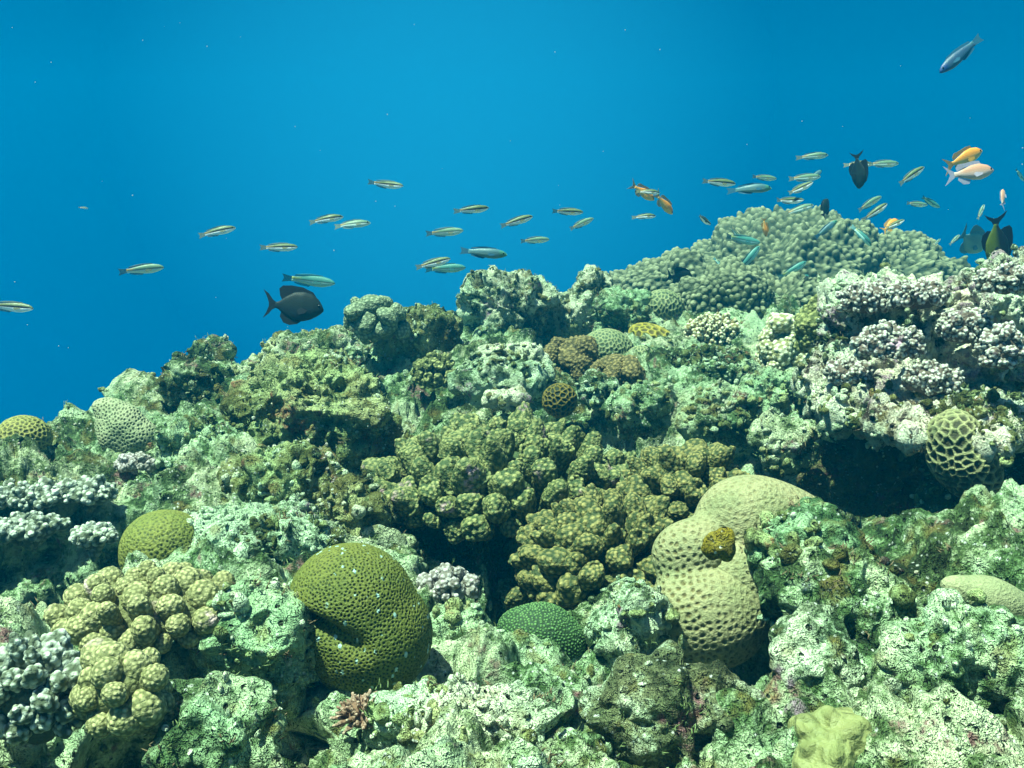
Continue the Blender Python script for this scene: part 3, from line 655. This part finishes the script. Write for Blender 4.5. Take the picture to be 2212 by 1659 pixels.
# ------------------------------------------------------------------ encrusting growth too small to count: nodules and turf over the rocks
def surf_samples(n, seed):
    rs = np.random.RandomState(seed); Pn, Nn_, Wt = [], [], []
    src = [(reef, Fq)] + [(o, None) for o in scene.objects if o.name.startswith('reef_rock')]
    for o, fq in src:
        me = o.data; V = np.zeros(len(me.vertices) * 3, np.float32); me.vertices.foreach_get('co', V); V = V.reshape(-1, 3) + np.array(o.location, np.float32)
        N = np.zeros(len(me.vertices) * 3, np.float32); me.vertices.foreach_get('normal', N); N = N.reshape(-1, 3)
        step = max(1, len(V) // 60000); V = V[::step]; N = N[::step]
        dist = np.linalg.norm(V, axis=1)
        if o is reef:
            wt = dist ** 2 * ((dist < 3.0) & (dist > .45) & (np.abs(V[:, 0]) < V[:, 1] * .62 + .05) & (V[:, 1] > 0))
            wt = wt / max(wt.sum(), 1e-9) * 5.0
        else:
            wt = np.full(len(V), 1.0 / len(V)) * (max(o.dimensions) ** 2) * 12
            wt = wt * ((N * V).sum(1) < 0)
        Pn.append(V); Nn_.append(N); Wt.append(wt)
    Pn, Nn_, Wt = np.concatenate(Pn), np.concatenate(Nn_), np.concatenate(Wt)
    k = rs.choice(len(Pn), n, p=Wt / Wt.sum()); return Pn[k] + rs.normal(0, .0015, (n, 3)), Nn_[k], rs
def nodules(name, n, seed, r0, r1, mt, patch):
    Pn, N, rs = surf_samples(n * 2, seed)
    k = vnoise((Pn * patch).astype(np.float32), seed) > .0; Pn, N = Pn[k][:n], N[k][:n]; n = len(Pn)
    D, Fc = ico(3 if r1 > .006 else 2)
    r = (r0 + (r1 - r0) * rs.rand(n) ** 2)[:, None, None]
    V = D[None] * r * (1 + .35 * rs.randn(n, 1, 3)).clip(.4, 1.8) + Pn[:, None, :] + N[:, None, :] * r * .35
    V = V.reshape(-1, 3); Fa = (Fc[None] + (np.arange(n) * len(D))[:, None, None]).reshape(-1, 3)
    V = V + (normals(V, Fa) * (.0022 * fbm(V.astype(np.float32), 230, 3, seed))[:, None])
    a = np.tile((D[:, 2] + 1) / 2, n)
    tag(obj(name, mesh_np(name, V, Fa, a), mt), kind='stuff')
def turf(name, n, seed, l0, l1, wd, mt, patch, per=7):
    Pn, N, rs = surf_samples(n * 2, seed)
    k = vnoise((Pn * patch).astype(np.float32), seed) > -.05; Pn, N = Pn[k][:n], N[k][:n]; n = len(Pn)
    Pn = np.repeat(Pn, per, 0); N = np.repeat(N, per, 0); m_ = len(Pn)
    Pn = Pn + rs.normal(0, .003, (m_, 3))
    d = N + rs.normal(0, .55, (m_, 3)) + np.array([0, 0, .3]); d /= np.linalg.norm(d, axis=1)[:, None]
    s_ = np.cross(d, rs.normal(0, 1, (m_, 3))); s_ /= np.linalg.norm(s_, axis=1)[:, None]; t_ = np.cross(d, s_)
    l = (l0 + (l1 - l0) * rs.rand(m_))[:, None]
    b = Pn - d * .002
    V = np.stack([b + s_ * wd, b - s_ * wd * .5 + t_ * wd * .87, b - s_ * wd * .5 - t_ * wd * .87, b + d * l], 1).reshape(-1, 3)
    Fc = np.array([[0, 1, 3], [1, 2, 3], [2, 0, 3]])
    Fa = (Fc[None] + (np.arange(m_) * 4)[:, None, None]).reshape(-1, 3)
    a = np.tile(np.array([0, 0, 0, 1.0]), m_)
    tag(obj(name, mesh_np(name, V, Fa, a), mt), kind='stuff')
bpy.context.view_layer.update()
M['turf_g'] = knob_mat('green_turf', (0.10, 0.15, 0.05), (0.26, 0.34, 0.14)); M['turf_b'] = knob_mat('brown_turf', (0.08, 0.06, 0.03), (0.34, 0.24, 0.14))
nodules('pale_nodules', 4500, 1, .0015, .0055, M['pale'], 8)
nodules('olive_nodules', 4200, 2, .002, .007, M['olive'], 9)
nodules('pink_nodules', 1500, 3, .0012, .0035, M['pink'], 10)
turf('green_algae', 3600, 4, .003, .008, .0008, M['turf_g'], 7)
turf('brown_algae', 1500, 5, .003, .009, .0009, M['turf_b'], 9)

# ------------------------------------------------------------------ fish
def fish_body(n_s, n_r, top, bot, wid, L, bend=0.0):
    """one closed loft; profile tables run from snout (0) to tail root (1)"""
    xs = np.linspace(0, 1, n_s); V = []; UV = []
    for k, x in enumerate(xs):
        t, b, wd = (np.interp(x, *zip(*tb)) for tb in (top, bot, wid))
        for a in np.arange(n_r) / n_r * 2 * math.pi:
            cz, cy = math.sin(a), math.cos(a)
            z = (t if cz > 0 else b) * cz
            px = (0.5 - x * .82); py = wd * cy * (abs(cy) ** .1)
            py += bend * (x - .35) ** 2
            V.append((px * L, py * L, z * L)); UV.append((x, .5 + .5 * cz))
    Fc = []
    for k in range(n_s - 1):
        for j in range(n_r):
            a = k * n_r + j; b = k * n_r + (j + 1) % n_r
            Fc.append((a, b, b + n_r, a + n_r))
    V.append((.5 * L, 0, 0)); UV.append((0, .5)); V.append(V[-2 - n_r // 2] if 0 else ((.5 - .82) * L - .003 * L, bend * .4225 * L, 0)); UV.append((1, .5))
    s, e = len(V) - 2, len(V) - 1
    for j in range(n_r):
        jn = (j + 1) % n_r
        Fc.append((s, jn, j, j)); Fc.append((e, (n_s - 1) * n_r + j, (n_s - 1) * n_r + jn, (n_s - 1) * n_r + jn))
    me = bpy.data.meshes.new('body')
    me.from_pydata([tuple(map(float, v)) for v in V], [], [tuple(dict.fromkeys(f)) for f in Fc]); me.update()
    me.polygons.foreach_set('use_smooth', np.ones(len(me.polygons), bool))
    l = me.uv_layers.new(name='UVMap'); ix = np.zeros(len(me.loops), np.int32); me.loops.foreach_get('vertex_index', ix)
    l.data.foreach_set('uv', np.array(UV, np.float32)[ix].ravel())
    return me
def fin(pts, L, thick=.004, y=0.0, tilt=0.0, bend=0.0):
    """thin closed fin from an outline in the fish's side plane"""
    n = len(pts); V = []
    for s in (-1, 1):
        for (x, z) in pts:
            yy = y + tilt * (z) + bend * max(0, (.5 - x) / .82 - .35) ** 2
            V.append((x * L, (yy + s * thick / 2) * L, z * L))
    Fc = [tuple(range(n))[::-1], tuple(range(n, 2 * n))] + [(k, (k + 1) % n, n + (k + 1) % n, n + k) for k in range(n)]
    me = bpy.data.meshes.new('fin'); me.from_pydata(V, [], Fc); me.update(); return me
def ball(r, seg=10):
    V, Fc = ico(3); return mesh_np('eye', V * r * np.array([1, .5, 1]), Fc)
def uvn(m): return m.n('ShaderNodeSeparateXYZ', Vector=m.n('ShaderNodeUVMap').outputs[0])
def fish_mat(name, back, stripe, belly, tailc, s0=.50, s1=.62, tail=.75, soft=.03, head=None):
    m = NT(name); s = uvn(m); x, y = s.outputs[0], s.outputs[1]
    c = m.mix(m.ramp(y, s1 - soft, s1 + soft), stripe, back)
    c = m.mix(m.ramp(y, s0 + soft, s0 - soft), c, belly)
    c = m.mix(m.math('MULTIPLY', m.ramp(x, tail, 1.0), m.ramp(y, .5, .6, .15, .8)), c, tailc)
    if head: c = m.mix(m.ramp(x, .24, .17), c, head)
    c = m.mix(.25, c, m.mix(1.0, c, m.mix(m.noise(400, 1), (.4, .4, .4), (1.5, 1.5, 1.5)), 'MULTIPLY'))
    return m.done(c, m.bump(m.voro(520), .0006, .5), .45, .1 if 'dark' in name else .4)
def flat_mat(name, c, rough=.5, alpha=1.0):
    m = NT(name); m.b.inputs['Alpha'].default_value = alpha; return m.done(m.mix(m.noise(300, 2), c, tuple(k * .6 for k in c)), None, rough)
FM = {
 'stripe': (fish_mat('striped_wrasse_skin', (.10, .14, .05), (.004, .006, .012), (.95, .97, .97), (.30, .17, .04), s0=.46, s1=.68), flat_mat('clear_fin', (.26, .27, .14), .5, .5)),
 'muted': (fish_mat('silver_green_skin', (.11, .20, .12), (.04, .08, .08), (.60, .74, .68), (.42, .22, .05), s0=.46, s1=.62, soft=.06), flat_mat('dull_fin', (.24, .28, .18), .5, .5)),
 'turq': (fish_mat('turquoise_skin', (.05, .20, .17), (.02, .05, .06), (.34, .60, .56), (.30, .33, .06), s0=.45, s1=.55, soft=.04), flat_mat('teal_fin', (.06, .24, .26), .5, .6)),
 'blue': (fish_mat('blue_grey_skin', (.06, .14, .16), (.05, .12, .15), (.12, .22, .22), (.10, .22, .24), soft=.1, head=(.06, .20, .13)), flat_mat('blue_fin', (.03, .12, .2))),
 'slate': (fish_mat('slate_skin', (.02, .06, .12), (.02, .05, .11), (.03, .08, .14), (.05, .14, .16), soft=.1, head=(.01, .04, .16)), flat_mat('slate_fin', (.03, .12, .2))),
 'orange': (fish_mat('orange_skin', (.72, .27, .03), (.75, .32, .05), (.70, .45, .14), (.65, .32, .05), soft=.1), flat_mat('orange_fin', (.68, .36, .06), .5, .7)),
 'salmon': (fish_mat('pink_skin', (.52, .25, .16), (.54, .30, .20), (.60, .42, .36), (.6, .5, .45), soft=.1), flat_mat('lilac_fin', (.52, .46, .58), .5, .65)),
 'black': (fish_mat('dark_skin', (.014, .020, .018), (.016, .024, .02), (.012, .018, .022), (.01, .014, .02), soft=.1), flat_mat('black_fin', (.006, .009, .012), .9)),
 'blackyel': (fish_mat('dark_yellow_skin', (.010, .014, .022), (.012, .018, .014), (.07, .10, .012), (.02, .03, .02), s0=.45, s1=.6, soft=.12), flat_mat('black_yellow_fin', (.008, .012, .03))),
}
EYE = flat_mat('fish_eye', (.004, .004, .006), .2)
slim = dict(top=[(0,.006),(.04,.035),(.12,.062),(.3,.085),(.5,.082),(.75,.060),(.92,.038),(1,.040)], bot=[(0,.006),(.04,.026),(.12,.05),(.3,.082),(.5,.082),(.75,.055),(.92,.036),(1,.040)], wid=[(0,.005),(.05,.026),(.2,.05),(.45,.055),(.75,.034),(1,.010)],
    tail=[(-.31,.036),(-.39,.046),(-.50,.064),(-.475,.03),(-.465,0),(-.475,-.03),(-.50,-.064),(-.39,-.046),(-.31,-.036)],
    dorsal=[(.30,.062),(.24,.098),(.05,.108),(-.12,.095),(-.26,.072),(-.28,.045),(-.1,.062),(.1,.075)], anal=[(.04,-.075),(.0,-.100),(-.16,-.085),(-.27,-.062),(-.26,-.04),(-.1,-.055)], pec=[(.24,-.012),(.12,.008),(.08,-.02),(.12,-.045),(.22,-.03)])
deep = dict(top=[(0,.008),(.05,.055),(.15,.12),(.35,.165),(.55,.150),(.78,.085),(.92,.048),(1,.050)], bot=[(0,.010),(.05,.045),(.15,.095),(.35,.145),(.55,.135),(.78,.08),(.92,.045),(1,.050)], wid=[(0,.008),(.06,.04),(.2,.07),(.45,.075),(.75,.04),(1,.011)],
    tail=[(-.31,.048),(-.38,.09),(-.5,.17),(-.54,.19),(-.46,.09),(-.41,.0),(-.46,-.09),(-.54,-.19),(-.5,-.17),(-.38,-.09),(-.31,-.048)],
    dorsal=[(.26,.13),(.22,.215),(.1,.225),(-.08,.20),(-.22,.19),(-.28,.12),(-.26,.06),(-.1,.12),(.1,.155)], anal=[(.0,-.13),(-.04,-.20),(-.16,-.20),(-.26,-.11),(-.24,-.05),(-.1,-.1)], pec=[(.22,-.03),(.08,-.0),(.02,-.04),(.06,-.10),(.18,-.07)])
surg = dict(top=[(0,.012),(.03,.055),(.10,.135),(.25,.215),(.42,.245),(.62,.225),(.8,.14),(.93,.055),(1,.042)], bot=[(0,.02),(.03,.05),(.10,.095),(.25,.165),(.42,.205),(.62,.20),(.8,.13),(.93,.055),(1,.042)], wid=[(0,.012),(.06,.04),(.2,.065),(.45,.07),(.75,.04),(1,.012)],
    tail=[(-.30,.042),(-.36,.075),(-.44,.16),(-.535,.215),(-.47,.12),(-.425,.03),(-.42,-.03),(-.45,-.12),(-.50,-.215),(-.41,-.14),(-.36,-.075),(-.30,-.042)],
    dorsal=[(.40,.13),(.30,.245),(.12,.305),(-.08,.315),(-.22,.30),(-.275,.25),(-.25,.15),(-.2,.07),(0,.19),(.2,.2)], anal=[(.16,-.19),(.08,-.25),(-.05,-.275),(-.15,-.25),(-.22,-.16),(-.20,-.06),(0,-.17)], pec=[(.24,-.03),(.12,.0),(.06,-.05),(.1,-.11),(.2,-.08)])
def make_fish(shape, skin, bend=0.0):
    root = bpy.data.objects.new('fish', None)
    S = shape; sk, fm = FM[skin]
    parts = [('body', fish_body(26, 16, S['top'], S['bot'], S['wid'], 1, bend), sk), ('tail_fin', fin(S['tail'], 1, .006, bend=bend), fm),
             ('dorsal_fin', fin(S['dorsal'], 1, .006, bend=bend), fm), ('anal_fin', fin(S['anal'], 1, .006, bend=bend), fm)]
    wp = np.interp(.3, *zip(*S['wid']))
    for s in (-1, 1): parts.append(('pectoral_fin', fin(S['pec'], 1, .004, y=s * (wp + .006), tilt=-s * .25), fm))
    out = []
    for nm, me, mt in parts:
        me.name = nm; me.materials.append(mt); out.append((nm, me, (0, 0, 0)))
    er = .016 if S is slim else .022
    ex = .10; ey = np.interp(ex, *zip(*S['wid'])); ez = np.interp(ex, *zip(*S['top'])) * .35
    em = ball(er); em.materials.append(EYE)
    for s in (-1, 1): out.append(('eye', em, (.5 - ex * .82, s * (ey * .93), ez)))
    return out
protos = {}
def fish(name, label, group, u, v, length, ang, shape, skin, d, left=False, yaw=0.0, roll=0.0, bend=0, cat='fish'):
    key = (id(shape), skin, bend)
    if key not in protos: protos[key] = make_fish(shape, skin, bend)
    L = length * d / F / max(.25, math.cos(R(yaw)))
    root = bpy.data.objects.new(name, None); col.objects.link(root)
    root.empty_display_size = .02
    root.location = Vector([float(c) for c in P(u, v, d)])
    a = R(ang)
    # heading: +X is the head; turn by yaw about the vertical, then pitch in the picture plane
    hs = 1.25 if shape is slim else (1.14 if shape is surg else 1.0)
    m = Matrix.Rotation(PITCH, 4, 'X') @ Matrix.Rotation(-a, 4, 'Y') @ Matrix.Rotation(R(yaw) + (math.pi if left else 0), 4, 'Z') @ Matrix.Rotation(R(roll), 4, 'X')
    root.rotation_euler = m.to_euler(); root.scale = (L, L, L * hs)
    tag(root, label, cat, group)
    for nm, me, lc in protos[key]:
        o = bpy.data.objects.new(nm, me); col.objects.link(o); o.parent = root; o.location = lc
    return root
GS = 'striped wrasses schooling above the reef'
st = [ # u, v, length, angle, depth, skin, yaw, label
 (22,663,96,-4,1.75,'stripe',8,'striped wrasse cut off by the left edge of the picture'),
 (306,582,92,7,1.9,'muted',10,'striped wrasse swimming alone above the left end of the reef'),
 (468,500,80,13,2.1,'stripe',10,'bold striped wrasse high at the left, third fish from the left edge'),
 (602,535,78,4,2.1,'stripe',15,'thin pale striped wrasse just above the turquoise wrasse near the surgeonfish'),
 (834,399,75,-5,2.2,'stripe',0,'highest striped wrasse over the left half of the reef'),
 (705,473,72,10,2.2,'stripe',12,'left striped wrasse of the pair nearly touching each other'),
 (761,484,78,5,2.3,'muted',8,'right paler wrasse of the pair nearly touching each other'),
 (1019,453,75,8,2.2,'stripe',12,'pale backed striped wrasse in the open water over the centre'),
 (1116,478,74,18,2.2,'stripe',8,'striped wrasse tilted head up left of the steep pale one'),
 (1226,457,68,-3,2.2,'stripe',0,'yellow backed striped wrasse swimming level right of centre'),
 (1254,484,62,25,2.3,'muted',12,'small pale wrasse tilted steeply below the level yellow backed one'),
 (1393,467,50,3,2.5,'stripe',10,'small striped wrasse below the two orange fish'),
 (1402,414,50,-4,2.3,'stripe',10,'small striped wrasse in front of the orange fish'),
 (960,502,82,6,2.3,'muted',5,'grey green wrasse above the crossing pair in the centre'),
 (935,569,78,16,2.0,'stripe',8,'striped wrasse crossing over the grey green one near the centre'),
 (962,580,88,3,2.2,'turq',5,'grey green wrasse behind the crossing striped one'),
 (1155,519,64,4,2.4,'muted',5,'small dull wrasse below the head up striped one'),
 (668,606,110,-6,1.95,'turq',8,'turquoise backed wrasse just above the dark surgeonfish'),
 (1553,394,74,-4,2.3,'stripe',5,'yellow backed wrasse at the left of the right hand school'),
 (1650,384,56,-4,2.6,'muted',5,'small dull wrasse above the grey blue one in the right hand school'),
 (1623,407,92,2,2.5,'blue',5,'grey blue wrasse below the small dull wrasse in the right hand school'),
 (1519,474,40,-26,2.6,'stripe',35,'small striped wrasse diving head down left of the mound top'),
 (1758,337,66,5,2.7,'muted',5,'highest wrasse of the right hand school'),
 (1738,384,72,5,2.6,'muted',5,'grey green wrasse overlapping another tail left of the dark vertical fish'),
 (1763,377,40,35,2.8,'blue',30,'bluish fish whose forked tail sticks up left of the dark vertical fish'),
 (1727,408,66,26,2.4,'stripe',5,'striped wrasse tilted head up above the mound top'),
 (1704,434,66,4,2.4,'stripe',5,'dark striped wrasse swimming level above the mound top'),
 (1727,452,68,17,2.5,'muted',5,'pale wrasse just above the mound crest'),
 (1856,354,62,0,2.9,'stripe',5,'striped wrasse passing behind the dark vertical fish'),
 (1908,354,70,2,2.7,'muted',5,'wrasse with its tail just right of the dark vertical fish'),
 (1967,380,72,33,2.5,'stripe',5,'slender wrasse climbing between the dark vertical fish and the orange fish'),
 (1877,440,64,30,2.6,'muted',5,'upper of the two climbing wrasses right of the mound top'),
 (1892,457,64,34,2.4,'stripe',5,'lower of the two climbing wrasses right of the mound top'),
 (1979,441,52,-3,2.8,'muted',10,'faint level wrasse touching the sloping turquoise one at the right'),
 (2008,436,52,-26,2.7,'turq',10,'faint turquoise wrasse sloping down at the right'),
 (1932,485,50,24,2.5,'stripe',8,'striped wrasse in front of the brownish orange fish'),
 (1602,518,82,-9,2.7,'turq',5,'turquoise wrasse with two stripes left of the mound top'),
 (1588,503,38,-50,3.0,'muted',10,'small faint wrasse diving at the left of the mound top'),
 (1617,562,80,50,2.6,'turq',5,'turquoise wrasse standing steeply in front of the mound'),
 (1714,583,70,31,2.5,'turq',5,'upper turquoise wrasse of the pair in front of the mound'),
 (1716,613,74,30,2.5,'turq',5,'lower turquoise wrasse of the pair in front of the mound'),
 (1864,510,60,-46,2.9,'turq',10,'turquoise wrasse diving over the right side of the mound'),
 (1785,495,64,37,2.7,'blue',10,'blue fish with a green head over the mound crest'),
 (1556,571,34,-45,2.7,'turq',20,'tiny turquoise wrasse diving at the left side of the mound'),
 (1558,612,62,33,2.6,'turq',10,'turquoise wrasse low over the left foot of the mound'),
 (1624,618,36,50,2.6,'turq',20,'tiny turquoise fish in the dark hollow of the mound'),
 (1045,546,102,-5,2.1,'blue',5,'dark blue green wrasse with a long forked tail in the centre'),
]
for (u, v, l, a, d, sk, yw, lb) in st:
    fish('wrasse', lb, GS, u, v, l, a, slim, sk, d, yaw=yw, bend=[0, .25, -.32, .42, -.16][(u * 7 + int(v)) % 5], roll=((u * 13) % 23) - 8 + 0 * (yw))
fish('wrasse', 'lone large blue wrasse diving to the left in the upper right corner', None, 2075, 118, 125, -45 + 90 - 4, slim, 'slate', 2.2, left=True, yaw=5)
fish('wrasse', 'tiny yellowish fish far out in the blue at the left', None, 180, 449, 20, -5, slim, 'stripe', 3.2, yaw=10)
fish('surgeonfish', 'dark brown surgeonfish with a crescent tail above the left reef slope', None, 635, 663, 126, -6, surg, 'black', 2.0, yaw=6)
fish('damselfish', 'dark fish seen nearly end on, hanging vertically in the right hand school', None, 1853, 368, 78, -82, surg, 'black', 2.4, yaw=10, roll=62)
fish('damselfish', 'small dark fish standing on the crest of the mound', None, 1783, 450, 46, 70, surg, 'black', 2.9, yaw=20, roll=35)
fish('damselfish', 'big dark fish with a yellow belly standing tail up at the right edge', None, 2152, 524, 122, -84, surg, 'blackyel', 1.8, yaw=10, roll=-16)
fish('damselfish', 'faint grey blue fish behind the dark yellow bellied one at the right', None, 2098, 522, 80, -22, surg, 'blue', 3.7, yaw=35, roll=20)
fish('damselfish', 'dark humped fish low over the left part of the mound', None, 1468, 600, 62, -5, surg, 'black', 2.75, yaw=20, roll=20)
fish('anthias', 'bright orange fish, upper of the pair at the right', None, 2082, 343, 98, 24, deep, 'orange', 2.1, yaw=12, roll=15)
fish('anthias', 'pale pink orange fish, lower of the pair at the right', None, 2095, 374, 112, 8, deep, 'salmon', 1.95, yaw=8)
fish('anthias', 'orange fish with a yellow tail behind the small striped wrasse', None, 1388, 415, 62, -28, deep, 'orange', 2.6, yaw=25)
fish('anthias', 'orange fish diving right of the small striped wrasse', None, 1434, 440, 58, -45, deep, 'orange', 2.5, yaw=25)
fish('anthias', 'small red orange fish standing on end at the left of the mound top', None, 1652, 491, 40, -78, deep, 'orange', 2.9, yaw=20, roll=50)
fish('anthias', 'brownish orange fish behind a striped wrasse right of the mound', None, 1923, 487, 52, 35, deep, 'orange', 3.0, yaw=25)
fish('anthias', 'reddish fish climbing steeply at the right edge', None, 2166, 428, 46, 70, deep, 'salmon', 2.9, yaw=30, roll=30)
fish('wrasse', 'faint small fish tilted steeply left of the reddish one', None, 2119, 458, 38, 62, slim, 'muted', 3.6, yaw=10)
fish('wrasse', 'faint pale fish cut by the right edge of the picture', None, 2203, 378, 34, -45, slim, 'turq', 3.4, yaw=20)
fish('wrasse', 'thin dark fish left of the faint grey blue one at the right', None, 2062, 518, 34, 42, slim, 'muted', 3.2, yaw=10)
fish('wrasse', 'tiny fish at the right foot of the mound skyline', None, 2023, 524, 26, 40, slim, 'muted', 3.2, yaw=10)

# ------------------------------------------------------------------ glowing open water backdrop, light gradient painted in, and the scattering water round it
m = NT('glowing_water_backdrop'); t = m.t
for nd in list(t.nodes):
    if nd.type == 'BSDF_PRINCIPLED': t.nodes.remove(nd)
tc = t.nodes.new('ShaderNodeTexCoord'); nrmz = m.n('ShaderNodeVectorMath', _operation='NORMALIZE', i0=tc.outputs['Object']).outputs[0]
sep = m.n('ShaderNodeSeparateXYZ', Vector=nrmz)
c = m.mix(m.ramp(sep.outputs[2], -.18, .16), (0.0, .027, .094), (0.0, .041, .110))
gd = P(960, 260, 1); gd = gd / np.linalg.norm(gd)
dot = m.n('ShaderNodeVectorMath', _operation='DOT_PRODUCT', i0=nrmz, i1=tuple(float(k) for k in gd)).outputs['Value']
gl = m.math('POWER', m.ramp(dot, .95, 1.0), 1.2)
c = m.mix(m.math('MULTIPLY', gl, .85), c, (.004, .115, .215))  # brighter patch of light from above, painted into the backdrop colour
em = m.n('ShaderNodeEmission', Color=c, Strength=1.0)
WATER_EM = em
t.links.new(em.outputs[0], t.nodes['Material Output'].inputs[0]); m.m.cycles.emission_sampling = 'NONE'
nu, nv_ = 96, 40; RD = 40.0
Vd, Fd = [], []
for b in range(nv_ + 1):
    e = R(-90 + (48 + 90) * b / nv_)
    for a in range(nu): Vd.append((RD * math.cos(e) * math.sin(a / nu * 2 * math.pi), RD * math.cos(e) * math.cos(a / nu * 2 * math.pi), RD * math.sin(e)))
for b in range(nv_):
    for a in range(nu): Fd.append((b * nu + a, b * nu + (a + 1) % nu, (b + 1) * nu + (a + 1) % nu, (b + 1) * nu + a))
wo = obj('water', mesh_np('water', Vd, Fd), m.m); tag(wo, kind='structure')

hz = NT('water_haze'); t = hz.t
for nd in list(t.nodes):
    if nd.type == 'BSDF_PRINCIPLED': t.nodes.remove(nd)
pv = t.nodes.new('ShaderNodeVolumePrincipled'); pv.inputs['Color'].default_value = (.0, .42, .80, 1); pv.inputs['Density'].default_value = .045
pv.inputs['Anisotropy'].default_value = 0.3
t.links.new(pv.outputs[0], t.nodes['Material Output'].inputs['Volume'])
bm = bmesh.new(); bmesh.ops.create_cube(bm, size=1)
zlo = float(V2[:, 2].min()) - 1.0; ztop = 1.6
for vt in bm.verts: vt.co = ((vt.co.x) * 24, (vt.co.y) * 16 + 3.0, ztop if vt.co.z > 0 else zlo)
me = bpy.data.meshes.new('haze'); bm.to_mesh(me); bm.free()
tag(obj('haze', me, hz.m), kind='stuff')
D, Fc = ico(1); rs = np.random.RandomState(77); n_p = 60
pp = np.array([P(rs.uniform(0, W), rs.uniform(0, 1000), rs.uniform(.7, 3)) for _ in range(n_p)])
V = (D[None] * (rs.uniform(.0002, .0006, n_p))[:, None, None] * np.linalg.norm(pp, axis=1)[:, None, None] + pp[:, None]).reshape(-1, 3)
tag(obj('drifting_particles', mesh_np('drifting_particles', V, (Fc[None] + (np.arange(n_p) * len(D))[:, None, None]).reshape(-1, 3), np.ones(len(V))), flat_mat('drifting_specks', (.6, .6, .55))), kind='stuff')
print('verts', sum(len(o.data.vertices) for o in scene.objects if o.type == 'MESH'), 'zlo', zlo)
